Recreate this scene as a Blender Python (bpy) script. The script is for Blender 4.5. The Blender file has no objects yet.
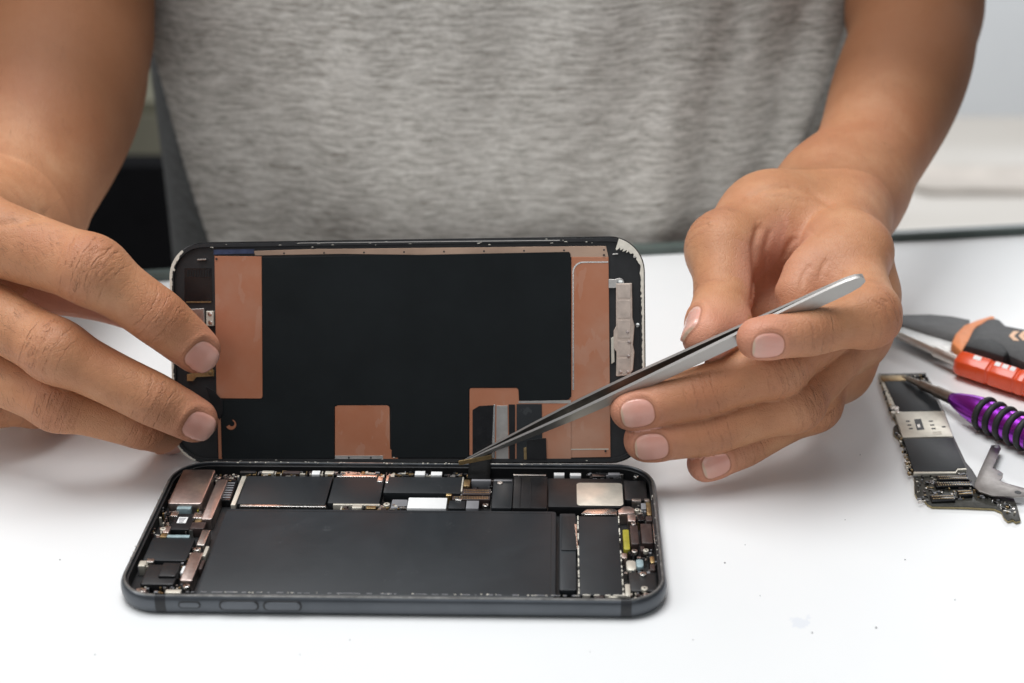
import bpy, bmesh, math, random, os
import numpy as np
from mathutils import Vector, Matrix
random.seed(7); np.random.seed(7)
MM = 0.001
scene = bpy.context.scene
COL = scene.collection

# ---------------------------------------------------------------- camera model (millimetres, z up, y away from the camera)
CP = (0.4317, -0.0365, -0.0105)
CC = np.array([48.6436, -385.7575, 245.5518]); CF = 1489.2292
def cam_matrix(pitch, yaw, roll):
    cp, sp, cy, sy = math.cos(pitch), math.sin(pitch), math.cos(yaw), math.sin(yaw)
    f = np.array([sy*cp, cy*cp, -sp]); r = np.array([cy, -sy, 0.0]); u = np.cross(r, f)
    c, s = math.cos(roll), math.sin(roll)
    return np.array([c*r + s*u, -s*r + c*u, f])
CM = cam_matrix(*CP)
def ray(px, py): return np.array([(px-512)/CF, -(py-341.5)/CF, 1.0]) @ CM
def at_d(px, py, D): return CC + D*ray(px, py)
def at_z(px, py, z):
    d = ray(px, py); return CC + (z-CC[2])/d[2]*d
def at_y(px, py, y):
    d = ray(px, py); return CC + (y-CC[1])/d[1]*d
def at_plane(px, py, o, n):
    d = ray(px, py); return CC + ((o-CC) @ n)/(d @ n)*d
def proj(P):
    q = (np.atleast_2d(P)-CC) @ CM.T
    return np.c_[512+CF*q[:, 0]/q[:, 2], 341.5-CF*q[:, 1]/q[:, 2]]
def cdir(dx, dy, dz):            # direction: right, down, towards the camera
    v = dx*CM[0] - dy*CM[1] - dz*CM[2]; return v/np.linalg.norm(v)
WORLD_S, KEY_E, FILL_E, FSTOP, BACKFILL_E, SIDE_E = 0.12, 12.2, 3.0, 10, 52, 3.6
from concurrent.futures import ThreadPoolExecutor
# ---------------------------------------------------------------- the body as one signed distance field
def smin(a, b, k):
    h = np.clip(0.5+0.5*(b-a)/k, 0, 1)
    return b+(a-b)*h-k*h*(1-h)
def unit(v): return v/np.linalg.norm(v)
class Chain:
    """A tapered tube round a bent axis; flat squashes it along its dorsal direction."""
    def __init__(s, pts, rad, hint=None, flat=1.0, it=2, pad=14.0):
        P = [np.array(p, float) for p in pts]; Rr = list(rad)
        for _ in range(it):                     # corner cutting keeps the ends
            Q, S = [P[0]], [Rr[0]]
            for i in range(len(P)-1):
                Q += [P[i]*.75+P[i+1]*.25, P[i]*.25+P[i+1]*.75]; S += [Rr[i]*.75+Rr[i+1]*.25, Rr[i]*.25+Rr[i+1]*.75]
            Q.append(P[-1]); S.append(Rr[-1]); P, Rr = Q, S
        s.P = np.array(P); s.R = np.array(Rr); s.flat = flat; s.pad = pad
        s.T = np.diff(s.P, axis=0); s.L = np.linalg.norm(s.T, axis=1)
        keep = s.L > 1e-6
        s.T = s.T/np.maximum(s.L, 1e-9)[:, None]
        s.A = np.r_[0, np.cumsum(s.L)]
        s.N = None
        if hint is not None:
            h = np.array(hint, float)
            s.N = np.array([unit(h-(h@t)*t) for t in s.T])
        m = s.R.max()+pad
        s.lo = s.P.min(0)-m; s.hi = s.P.max(0)+m
    def ev(s, X, full=False):
        n = len(X)
        best = np.full(n, 1e3); bi = np.zeros(n, int); bt = np.zeros(n)
        for i in range(len(s.T)):
            if s.L[i] < 1e-6: continue
            q = X-s.P[i]; t = np.clip(q@s.T[i], 0, s.L[i])
            w = q-t[:, None]*s.T[i]
            if s.N is not None and s.flat != 1.0:
                w = w+(w@s.N[i])[:, None]*s.N[i]*(1/s.flat-1)
            d = np.sqrt((w*w).sum(1))-(s.R[i]+(s.R[i+1]-s.R[i])*t/s.L[i])
            m = d < best
            best[m] = d[m]
            if full: bi[m] = i; bt[m] = t[m]
        if not full: return best
        N = s.N[bi]; T = s.T[bi]; q = X-s.P[bi]
        u = s.A[bi]+(q*T).sum(1)                 # unclamped at the very tip
        B = np.cross(T, N)
        return best, s.A[-1]-u, (q*B).sum(1), (q*N).sum(1), N, s.R[bi]
    def dist(s, X):
        out = np.full(len(X), 1e3)
        m = np.where(((X > s.lo) & (X < s.hi)).all(1))[0]
        for k in range(0, len(m), 1536):         # neighbouring points: only the segments that can matter
            ii = m[k:k+1536]; Y = X[ii]
            lo, hi = Y.min(0), Y.max(0); c = (lo+hi)/2; rr = .5*np.linalg.norm(hi-lo)
            w = c-s.P[:-1]; t = np.clip((w*s.T).sum(1), 0, s.L)
            dc = np.linalg.norm(w-t[:, None]*s.T, axis=1)
            r0, r1 = np.minimum(s.R[:-1], s.R[1:]), np.maximum(s.R[:-1], s.R[1:])
            low = dc-rr-r1
            if low.min() > s.pad: continue
            best = np.full(len(Y), 1e3)
            for i in np.where((low <= (dc/s.flat+rr/s.flat-r0).min()) & (s.L > 1e-6))[0]:
                q = Y-s.P[i]; t = np.clip(q@s.T[i], 0, s.L[i])
                w = q-t[:, None]*s.T[i]
                if s.N is not None and s.flat != 1.0: w += (w@s.N[i])[:, None]*s.N[i]*(1/s.flat-1)
                np.minimum(best, np.sqrt(np.einsum('ij,ij->i', w, w))-(s.R[i]+(s.R[i+1]-s.R[i])/s.L[i]*t), out=best)
            out[ii] = best
        return out
class Ball:
    def __init__(s, c, r, ax=None, pad=14.0):
        s.c = np.array(c, float); s.r = np.array(r, float) if np.ndim(r) else np.array([r]*3, float)
        s.ax = np.eye(3) if ax is None else np.array(ax)
        s.lo = s.c-s.r.max()-pad; s.hi = s.c+s.r.max()+pad
    def dist(s, X):
        out = np.full(len(X), 1e3)
        m = ((X > s.lo) & (X < s.hi)).all(1)
        q = (X[m]-s.c)@s.ax.T
        k0 = np.sqrt(((q/s.r)**2).sum(1)); k1 = np.sqrt(((q/s.r**2)**2).sum(1))
        out[m] = k0*(k0-1)/np.maximum(k1, 1e-9)
        return out
J = lambda px, py, D: at_d(px, py, D)
def finger(j, r, hint, flat=0.94):
    """j: MCP, PIP, DIP, tip centre as (px, py, depth); r their radii."""
    P = [J(*q) for q in j]
    pts, rad = [P[0]], [r[0]]
    for a in range(3):
        f = (.3, .55, .8) if a < 2 else (.35, .65, .88)
        w = ((.975, .955, .975), (.96, .94, .965), (1.0, 1.02, 1.01))[a]
        for g, k in zip(f, w):
            pts.append(P[a]*(1-g)+P[a+1]*g); rad.append((r[a]*(1-g)+r[a+1]*g)*k)
        pts.append(P[a+1]); rad.append(r[a+1]*(1.0 if a < 2 else 1))
    c = Chain(pts, rad, hint, flat)
    n0 = unit(np.array(hint)); c.knob = Ball(P[1]+n0*r[1]*.08, r[1]*.95)
    c.joints = [c.A[-1]-c.A[np.argmin(((c.P-P[i])**2).sum(1))] for i in (1, 2)]
    c.rt = r[3]
    return c
TOW = cdir(0, 0, 1)
class Hand: pass
LH = Hand(); RH = Hand()
# --- hand at the left of the photo (back of the hand to the camera)
LH.f = [
 finger([(-46, 224, 474), (92, 270, 462), (158, 317, 468), (197, 350, 477)], [13.5, 10.6, 9.2, 7.5], cdir(.1, .05, 1)),
 finger([(-62, 285, 476), (56, 351, 464), (153, 399, 470), (195, 420, 477)], [11.2, 9.6, 8.6, 7.2], cdir(.05, .12, 1)),
 finger([(-70, 345, 484), (58, 403, 474), (143, 427, 484), (170, 436, 503)], [10.6, 8.6, 7.6, 6.6], cdir(0, .2, 1)),
 finger([(-75, 385, 496), (-8, 402, 500), (34, 408, 506), (62, 410, 520)], [9.6, 8.0, 7.2, 6.3], cdir(0, .2, 1)),
]
LH.thumb = finger([(-40, 255, 520), (28, 280, 508), (104, 295, 502), (158, 316, 497)], [14.5, 12.0, 9.6, 7.4], cdir(.2, -.9, -.3))
LW = J(2, 222, 556)
LH.palm = [
 (Chain([LW, J(-45, 226, 478)], [22, 14.0]), 0), (Chain([LW, J(-66, 285, 480)], [22, 12.5]), 10),
 (Chain([LW, J(-76, 342, 486)], [21, 12.0]), 10), (Chain([LW+np.array([0, 0, -8]), J(-82, 384, 498)], [17, 11.0]), 10),
 (Chain([LW+np.array([4, -6, -6]), J(-40, 256, 520)], [16, 14]), 10),
 (Chain([J(-46, 250, 486), J(20, 262, 500)], [12, 8]), 8),
]
# --- hand at the right of the photo (palm side, fingers curled round the tweezers)
RH.f = [
 finger([(844, 252, 497), (870, 316, 464), (809, 332, 455), (758, 338.5, 452)], [12.0, 9.4, 7.7, 6.6], cdir(-.05, .50, .86)),
 finger([(864, 296, 494), (776, 366, 470), (697, 394.5, 468), (632, 409, 468)], [11.5, 9.8, 8.6, 7.0], cdir(-.1, .30, .95)),
 finger([(856, 330, 500), (794, 402, 476), (710, 431, 472), (646, 440, 472)], [11.0, 9.2, 8.0, 7.1], cdir(-.05, .42, .9)),
 finger([(838, 366, 506), (812, 404, 490), (744, 446, 480), (706, 463, 477)], [10.5, 8.8, 7.0, 6.2], cdir(.5, .1, .85)),
]
RH.thumb = finger([(770, 224, 524), (724, 250, 500), (723, 301, 485), (707, 335, 467)], [17, 12.6, 9.8, 8.2], cdir(-.2, -.8, -.75), .97)
RW = J(846, 192, 562); RV = J(828, 198, 558)
RH.palm = [
 (Chain([RW, J(842, 250, 500)], [19, 12.5]), 0), (Chain([RV, J(856, 292, 502)], [17, 11.5]), 8),
 (Chain([RV, J(850, 330, 508)], [17, 11.5]), 8), (Chain([RV+np.array([-3, 0, -6]), J(834, 366, 512)], [16, 12.0]), 8),
 (Chain([RV, J(797, 212, 538), J(770, 226, 524)], [14, 14.5, 16.5]), 12),
 (Chain([J(738, 262, 512), J(800, 262, 520), J(850, 280, 508)], [10, 12, 11]), 9),   # the web between thumb and finger
 (Chain([J(748, 315, 510), J(800, 315, 514), J(850, 320, 506)], [9, 11, 11]), 9),
 (Chain([J(858, 252, 494), J(818, 268, 486), J(800, 292, 480)], [11, 10.5, 7.5]), 3.5),  # pad at the root of the bent finger
]
RH.pulp = Ball(J(728, 334, 475), 8.6)
# --- arms, shoulders, trunk
LE, RE = J(54, 18, 655), J(914, 4, 660)
LS, RS = np.array([-150., 345, 350]), np.array([215., 355, 350])
ARM_L = Chain([LW, J(18, 190, 570), J(46, 110, 605), J(60, 60, 635), LE], [25, 28.5, 37, 38, 37], pad=30, it=4)
UP_L = Chain([LE, LE*.5+LS*.5, LS], [40, 46, 54], pad=40, it=1)
ARM_R = Chain([RW, J(873, 150, 580), J(897, 90, 612), J(914, 40, 640), RE], [20, 21.5, 27, 27, 25], pad=30, it=4)
UP_R = Chain([RE, RE*.5+RS*.5, RS], [27, 40, 52], pad=40, it=1)
TRUNK = [Chain([(15, 432, -60), (18, 432, 110), (28, 400, 330)], [92, 96, 100], pad=45, it=2),
         Chain([LS, (32, 375, 365), RS], [50, 62, 50], pad=45, it=2),
         Chain([(32, 375, 380), (32, 372, 450)], [56, 52], pad=45, it=1)]
def hand_sdf(H, X):
    P = None
    for prim, k in H.palm:
        d = prim.dist(X); P = d if P is None else smin(P, d, k)
    out = np.full(len(X), 1e3)
    for i, f in enumerate(H.f+[H.thumb]):
        d = smin(f.dist(X), f.knob.dist(X), 5.0)
        if i == 4 and H is RH: d = smin(d, H.pulp.dist(X), 6.0)
        out = np.minimum(out, smin(P, d, 9.0 if i < 4 else 12.0))
    return out
def body_sdf(X):
    out = np.full(len(X), 1e3)
    for H, A, U in ((LH, ARM_L, UP_L), (RH, ARM_R, UP_R)):
        h = smin(hand_sdf(H, X), A.dist(X), 14.0)
        out = np.minimum(out, smin(h, U.dist(X), 16.0))
    t = TRUNK[0].dist(X)
    for c in TRUNK[1:]: t = smin(t, c.dist(X), 40.0)
    return smin(out, t, 14.0)
def graded(lo, hi, fine, h, H):
    """Axis coordinates: step h inside the fine ranges, growing to H outside."""
    def step(x):
        d = min([max(a-x, x-b, 0) for a, b in fine]); return min(H, h+d*0.22)
    xs = [lo]
    while xs[-1] < hi: xs.append(xs[-1]+step(xs[-1]+.5*h))
    return np.array(xs)
def surface(sdf, xs, ys, zs):
    nx, ny, nz = len(xs), len(ys), len(zs)
    V = np.full((nx, ny, nz), 50.0, np.float32)
    B = 4
    # sign and rough distance on a coarse lattice, then exact values only in blocks near the skin
    ci = [np.unique(np.r_[np.arange(0, n, B), n-1]) for n in (nx, ny, nz)]
    def slab(a):
        i0, i1 = ci[0][a], ci[0][a+1]+(1 if a == len(ci[0])-2 else 0)
        cx = (xs[i0]+xs[i1-1])/2
        mids, spans = [], []
        for b in range(len(ci[1])-1):
            j0, j1 = ci[1][b], ci[1][b+1]+(1 if b == len(ci[1])-2 else 0)
            for c in range(len(ci[2])-1):
                k0, k1 = ci[2][c], ci[2][c+1]+(1 if c == len(ci[2])-2 else 0)
                mids.append((cx, (ys[j0]+ys[j1-1])/2, (zs[k0]+zs[k1-1])/2)); spans.append((j0, j1, k0, k1))
        mids = np.array(mids); d = sdf(mids)
        near, pts = [], []
        for m, dd, (j0, j1, k0, k1) in zip(mids, d, spans):
            rad = .5*math.sqrt((xs[i1-1]-xs[i0])**2+(ys[j1-1]-ys[j0])**2+(zs[k1-1]-zs[k0])**2)
            if abs(dd) > rad*1.12+1.0: V[i0:i1, j0:j1, k0:k1] = dd
            else:
                near.append((j0, j1, k0, k1))
                g = np.meshgrid(xs[i0:i1], ys[j0:j1], zs[k0:k1], indexing='ij')
                pts.append(np.stack([q.ravel() for q in g], 1))
        if near:
            v = sdf(np.concatenate(pts)).astype(np.float32); o = 0
            for (j0, j1, k0, k1) in near:
                n = (i1-i0)*(j1-j0)*(k1-k0); V[i0:i1, j0:j1, k0:k1] = v[o:o+n].reshape(i1-i0, j1-j0, k1-k0); o += n
    with ThreadPoolExecutor(4) as ex: list(ex.map(slab, range(len(ci[0])-1)))
    S = V < 0
    cnt = np.zeros((nx-1, ny-1, nz-1), np.int8)
    for dx in (0, 1):
        for dy in (0, 1):
            for dz in (0, 1): cnt += S[dx:nx-1+dx, dy:ny-1+dy, dz:nz-1+dz]
    act = np.argwhere((cnt > 0) & (cnt < 8))
    b = act//6; act = act[np.lexsort((b[:, 2], b[:, 1], b[:, 0]))]
    idx = np.full((nx-1, ny-1, nz-1), -1, np.int32); idx[tuple(act.T)] = np.arange(len(act))
    ax = (xs, ys, zs)
    acc = np.zeros((len(act), 3)); w = np.zeros(len(act))
    for axis in range(3):
        o1, o2 = [a for a in range(3) if a != axis]
        for e1 in (0, 1):
            for e2 in (0, 1):
                a = act.copy(); a[:, o1] += e1; a[:, o2] += e2
                b = a.copy(); b[:, axis] += 1
                va, vb = V[tuple(a.T)], V[tuple(b.T)]
                m = (va < 0) != (vb < 0)
                t = va[m]/(va[m]-vb[m])
                p = np.zeros((m.sum(), 3))
                for c in range(3): p[:, c] = ax[c][a[m, c]]
                p[:, axis] += t*(ax[axis][b[m, axis]]-ax[axis][a[m, axis]])
                acc[m] += p; w[m] += 1
    verts = acc/w[:, None]
    faces = []
    for axis in range(3):
        o1, o2 = [(1, 2), (2, 0), (0, 1)][axis]
        sl0 = [slice(None)]*3; sl1 = [slice(None)]*3
        sl0[axis] = slice(0, -1); sl1[axis] = slice(1, None)
        A = S[tuple(sl0)]; Bv = S[tuple(sl1)]
        e = np.argwhere(A != Bv)
        ok = (e[:, o1] > 0) & (e[:, o2] > 0) & (e[:, o1] < len(ax[o1])-1) & (e[:, o2] < len(ax[o2])-1)
        e = e[ok]; s = A[tuple(e.T)]
        q = []
        for d1, d2 in ((-1, -1), (0, -1), (0, 0), (-1, 0)):
            c = e.copy(); c[:, o1] += d1; c[:, o2] += d2; q.append(idx[tuple(c.T)])
        q = np.stack(q, 1); q[~s] = q[~s][:, ::-1]
        faces.append(q)
    return verts, np.concatenate(faces)
def sstep(a, b, x):
    t = np.clip((x-a)/(b-a), 0, 1); return t*t*(3-2*t)
def build_body(h=1.2):
    fx = [(-150, -78), (66, 178)]; fy = [(18, 118)]; fz = [(0, 112)]
    xs = graded(-290, 345, fx, h, 7); ys = graded(-5, 520, fy, h, 7); zs = graded(-175, 470, fz, h, 7)
    v, f = surface(body_sdf, xs, ys, zs)
    def par(X):
        with ThreadPoolExecutor(4) as ex: return np.concatenate(list(ex.map(body_sdf, np.array_split(X, 16))))
    def normals(v):
        c = np.cross(v[f[:, 2]]-v[f[:, 0]], v[f[:, 3]]-v[f[:, 1]]); n = np.zeros_like(v)
        for k in range(4):
            for a in range(3): n[:, a] += np.bincount(f[:, k], c[:, a], len(v))
        return n/np.maximum(np.linalg.norm(n, axis=1, keepdims=True), 1e-12)
    v = v-normals(v)*np.clip(par(v), -2, 2)[:, None]*.9
    # one regular subdivision of every quad, then back onto the field
    ed = np.sort(np.stack([f, np.roll(f, -1, 1)], 2).reshape(-1, 2), 1)
    ue, inv = np.unique(ed[:, 0].astype(np.int64)*len(v)+ed[:, 1], return_inverse=True)
    em = len(v)+inv.reshape(-1, 4); fc = len(v)+len(ue)+np.arange(len(f))
    v = np.concatenate([v, .5*(v[ue//len(v)]+v[ue % len(v)]), v[f].mean(1)])
    f = np.concatenate([np.stack([f[:, k], em[:, k], fc, em[:, k-1]], 1) for k in range(4)])
    o = np.lexsort(tuple((v[:, a]//6) for a in range(3))); r = np.empty(len(o), int); r[o] = np.arange(len(o))
    v = v[o]; f = r[f]
    for _ in range(2):
        v = v-normals(v)*np.clip(par(v), -1.5, 1.5)[:, None]*.9
    n = normals(v)
    nv = len(v)
    best = np.full(nv, 1e3)
    A_n = np.zeros((nv, 3)); A_n[:, 0] = 99        # nail: along from the tip, across, dorsal height / radius
    A_c = np.full((nv, 3), 99.0)                   # creases: offset from the last and the middle joint, strength
    fid = np.full(nv, -1)
    allf = [(H, i, c) for H in (LH, RH) for i, c in enumerate(H.f+[H.thumb])]
    rest = np.full(nv, 0.0)
    disp = np.zeros(nv)
    for q, (H, i, c) in enumerate(allf):
        m = ((v > c.lo) & (v < c.hi)).all(1)
        ii = np.where(m)[0]
        d, s, lat, dor, N, Rr = c.ev(v[ii], True)
        ok = (d < best[ii]) & (d < 2.5)
        ii = ii[ok]; best[ii] = d[ok]; fid[ii] = q
        s, lat, dor, N, Rr = s[ok]+c.rt, lat[ok], dor[ok], N[ok], Rr[ok]   # s from the extreme tip
        A_n[ii] = np.c_[s-(.0 if H is LH else 1.5 if i < 4 else .8), lat, dor/Rr]
        j = np.array(c.joints)+c.rt
        A_c[ii] = np.c_[s-j[1], s-j[0], np.clip(dor/Rr, 0, 1)]
    for q, (H, i, c) in enumerate(allf):
        ii = np.where(fid == q)[0]
        s, lat, dr = A_n[ii].T
        hw = c.rt*.68; ln = c.rt*1.48
        t_, b_ = (s-1.3-ln/2)/(ln/2), lat/hw
        e = (np.abs(t_)**2.7+np.abs(b_)**2.7)**(1/2.7)
        up = sstep(.05, .35, dr)
        plate = (1-sstep(.88, 1.0, e))*up
        h_now = dr*c.rt/1.0
        tgt = c.rt*.93*c.flat-lat**2/(2*c.rt*1.5)-np.clip(3.0-s, 0, 3)**2*.05
        dl = np.clip(tgt-h_now, -1.2, 1.0)
        ring = np.exp(-((e-1.03)/.07)**2)*up*sstep(-.9, -.2, t_)
        fold = np.exp(-((e-1.28)/.16)**2)*up*sstep(-.7, .3, t_)
        disp[ii] += plate*(dl*.8-.1)-.36*ring+.36*fold
    fac = A_c[:, 2]*sstep(.1, .6, A_c[:, 2])
    lt = A_n[:, 1]
    for col, am in ((0, .75), (1, 1.0)):
        o_ = A_c[:, col]; cr = np.zeros(nv)
        for o, a in ((-5.2, .3), (-3.0, .6), (-.8, 1.0), (1.4, .8), (3.6, .5), (6.0, .25)):
            wob = .5*np.sin(lt*.6+o*2.1)+.3*np.sin(lt*1.5+o)+.05*np.abs(lt)*np.sign(o)*np.abs(lt)*.5
            cr += a*np.exp(-((o_-o-wob)/.6)**2)
        disp -= .24*am*cr*fac
        disp += .30*np.exp(-(o_/5)**2)*fac*am
    # palm and wrist folds: shallow grooves along lines on the skin that faces outwards
    pr = proj(v); rh = n@TOW > .1
    for pts, am, w in (([(742, 200), (765, 189), (790, 187), (815, 195), (838, 210)], .55, 3.2), ([(752, 197), (780, 196), (806, 204)], .25, 2.6),
                       ([(760, 222), (754, 245), (756, 275), (754, 305)], .9, 3.5), ([(772, 226), (765, 250), (768, 285)], .45, 2.8),
                       ([(797, 235), (788, 247), (783, 262)], .6, 3), ([(812, 262), (803, 276), (800, 292)], .35, 2.4), ([(830, 256), (822, 268), (819, 282)], .35, 2.4),
                       ([(845, 268), (838, 280), (836, 292)], .25, 2.4), ([(806, 226), (820, 240), (836, 246)], .22, 2.6), ([(775, 205), (785, 222), (790, 236)], .3, 3), ([(52, 212), (20, 222), (-15, 226)], .5, 4)):
        q = np.array(pts, float); dd = np.full(nv, 1e3); ii = np.where(rh & (pr[:, 0] > q[:, 0].min()-12) & (pr[:, 0] < q[:, 0].max()+12) & (pr[:, 1] > q[:, 1].min()-12) & (pr[:, 1] < q[:, 1].max()+12))[0]
        for a, b in zip(q[:-1], q[1:]):
            t = np.clip(((pr[ii]-a)@(b-a))/((b-a)@(b-a)), 0, 1); dd[ii] = np.minimum(dd[ii], np.linalg.norm(pr[ii]-a-t[:, None]*(b-a), axis=1))
        ends = np.minimum(np.linalg.norm(pr-q[0], axis=1), np.linalg.norm(pr-q[-1], axis=1))
        disp -= am*np.exp(-(dd/w)**2)*sstep(0, 8, ends)
    v = v+n*disp[:, None]
    me = bpy.data.meshes.new('person'); 
    me.vertices.add(nv); me.vertices.foreach_set('co', (v*MM).astype(np.float32).ravel())
    nf = len(f)
    me.loops.add(nf*4); me.loops.foreach_set('vertex_index', f.astype(np.int32).ravel())
    me.polygons.add(nf); me.polygons.foreach_set('loop_start', np.arange(0, nf*4, 4, dtype=np.int32))
    me.polygons.foreach_set('use_smooth', np.ones(nf, bool))
    me.update(calc_edges=True); me.validate()
    if len(me.vertices) == nv:
        for nm, A in (('nailcoord', A_n), ('creasecoord', A_c)):
            at = me.attributes.new(nm, 'FLOAT_VECTOR', 'POINT'); at.data.foreach_set('vector', A.astype(np.float32).ravel())
        # share of the nail radius, so the shader knows each finger's width
        rt = np.zeros(nv)
        for q, (H, i, c) in enumerate(allf): rt[fid == q] = c.rt
        pk = np.zeros(nv)
        for c, r in ((J(800, 285, 484), 13), (J(768, 280, 505), 15), (J(790, 250, 495), 11)): pk = np.maximum(pk, np.exp(-((v-c)**2).sum(1)/r**2))
        at = me.attributes.new('palmskin', 'FLOAT', 'POINT'); at.data.foreach_set('value', pk.astype(np.float32))
        wr = np.minimum(np.linalg.norm(v-LW, axis=1), np.linalg.norm(v-RW, axis=1)); arm = sstep(10, 75, wr)*(fid < 0)*(v[:, 1] > 125)
        at = me.attributes.new('tanned_shaded', 'FLOAT', 'POINT'); at.data.foreach_set('value', arm.astype(np.float32))
        at = me.attributes.new('tipradius', 'FLOAT', 'POINT'); at.data.foreach_set('value', rt.astype(np.float32))
    BODY.update(v=v, n=n, fid=fid, A_n=A_n, A_c=A_c)
    return me
BODY = {}
# ---------------------------------------------------------------- materials
class NT:
    def __init__(s, name):
        s.m = bpy.data.materials.new(name); s.m.use_nodes = True; s.t = s.m.node_tree
        s.b = s.t.nodes['Principled BSDF']
    def n(s, typ, **kw):
        nd = s.t.nodes.new(typ)
        for k, v in kw.items():
            if k.startswith('i_'):
                key = k[2:]; nd.inputs[int(key) if key.isdigit() else key].default_value = v
            else: setattr(nd, k, v)
        return nd
    def l(s, a, b): s.t.links.new(a, b)
    def math(s, op, a, b=None, c=None):
        nd = s.n('ShaderNodeMath', operation=op)
        for i, v in enumerate((a, b, c)):
            if v is None: continue
            if isinstance(v, (int, float)): nd.inputs[i].default_value = v
            else: s.l(v, nd.inputs[i])
        return nd.outputs[0]
    def noise(s, scale, detail=3, rough=.55, vec=None, dist=0):
        nd = s.n('ShaderNodeTexNoise'); nd.inputs['Scale'].default_value = scale; nd.inputs['Detail'].default_value = detail
        nd.inputs['Roughness'].default_value = rough; nd.inputs['Distortion'].default_value = dist
        if vec is not None: s.l(vec, nd.inputs['Vector'])
        return nd.outputs['Fac']
    def coord(s, scale=(1, 1, 1), rot=(0, 0, 0), kind='Object'):
        tc = s.n('ShaderNodeTexCoord'); mp = s.n('ShaderNodeMapping'); mp.inputs['Scale'].default_value = scale; mp.inputs['Rotation'].default_value = rot
        s.l(tc.outputs[kind], mp.inputs[0]); return mp.outputs[0]
    def ramp(s, fac, stops):
        r = s.n('ShaderNodeValToRGB'); e = r.color_ramp.elements
        while len(e) < len(stops): e.new(.5)
        for q, (p, c) in zip(e, stops): q.position = p; q.color = (*c, 1) if len(c) == 3 else c
        s.l(fac, r.inputs[0]); return r.outputs[0]
    def mix(s, fac, a, b):
        nd = s.n('ShaderNodeMix', data_type='RGBA')
        for k, v in ((0, fac), (6, a), (7, b)):
            if isinstance(v, (int, float)): nd.inputs[k].default_value = v
            elif isinstance(v, tuple): nd.inputs[k].default_value = (*v, 1)
            else: s.l(v, nd.inputs[k])
        return nd.outputs[2]
    def bump(s, h, strength=.3, dist=.0002, normal=None):
        nd = s.n('ShaderNodeBump'); nd.inputs['Strength'].default_value = strength; nd.inputs['Distance'].default_value = dist
        s.l(h, nd.inputs['Height'])
        if normal is not None: s.l(normal, nd.inputs['Normal'])
        return nd.outputs[0]
def mat(name, col, rough=.5, metal=0.0, var=.12, vscale=90, bump=0.0, bscale=2500, spec=.5, rvar=.1, stretch=(1, 1, 1), coat=0):
    """Plain surface with uneven colour, uneven gloss and fine relief."""
    t = NT(name); v = t.coord(stretch)
    f = t.noise(vscale, 5, .6, v)
    lo = tuple(c*(1-var) for c in col); hi = tuple(min(1, c*(1+var)) for c in col)
    t.l(t.ramp(f, [(.3, lo), (.7, hi)]), t.b.inputs['Base Color'])
    g = t.noise(vscale*2.3, 4, .6, v)
    t.l(t.math('ADD', t.math('MULTIPLY', t.math('SUBTRACT', g, .5), rvar*2), rough), t.b.inputs['Roughness'])
    t.b.inputs['Metallic'].default_value = metal; t.b.inputs['Specular IOR Level'].default_value = spec
    if coat: t.b.inputs['Coat Weight'].default_value = coat; t.b.inputs['Coat Roughness'].default_value = .08
    if bump: t.l(t.bump(t.noise(bscale, 3, .6, v), bump, .0001), t.b.inputs['Normal'])
    return t.m
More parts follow.
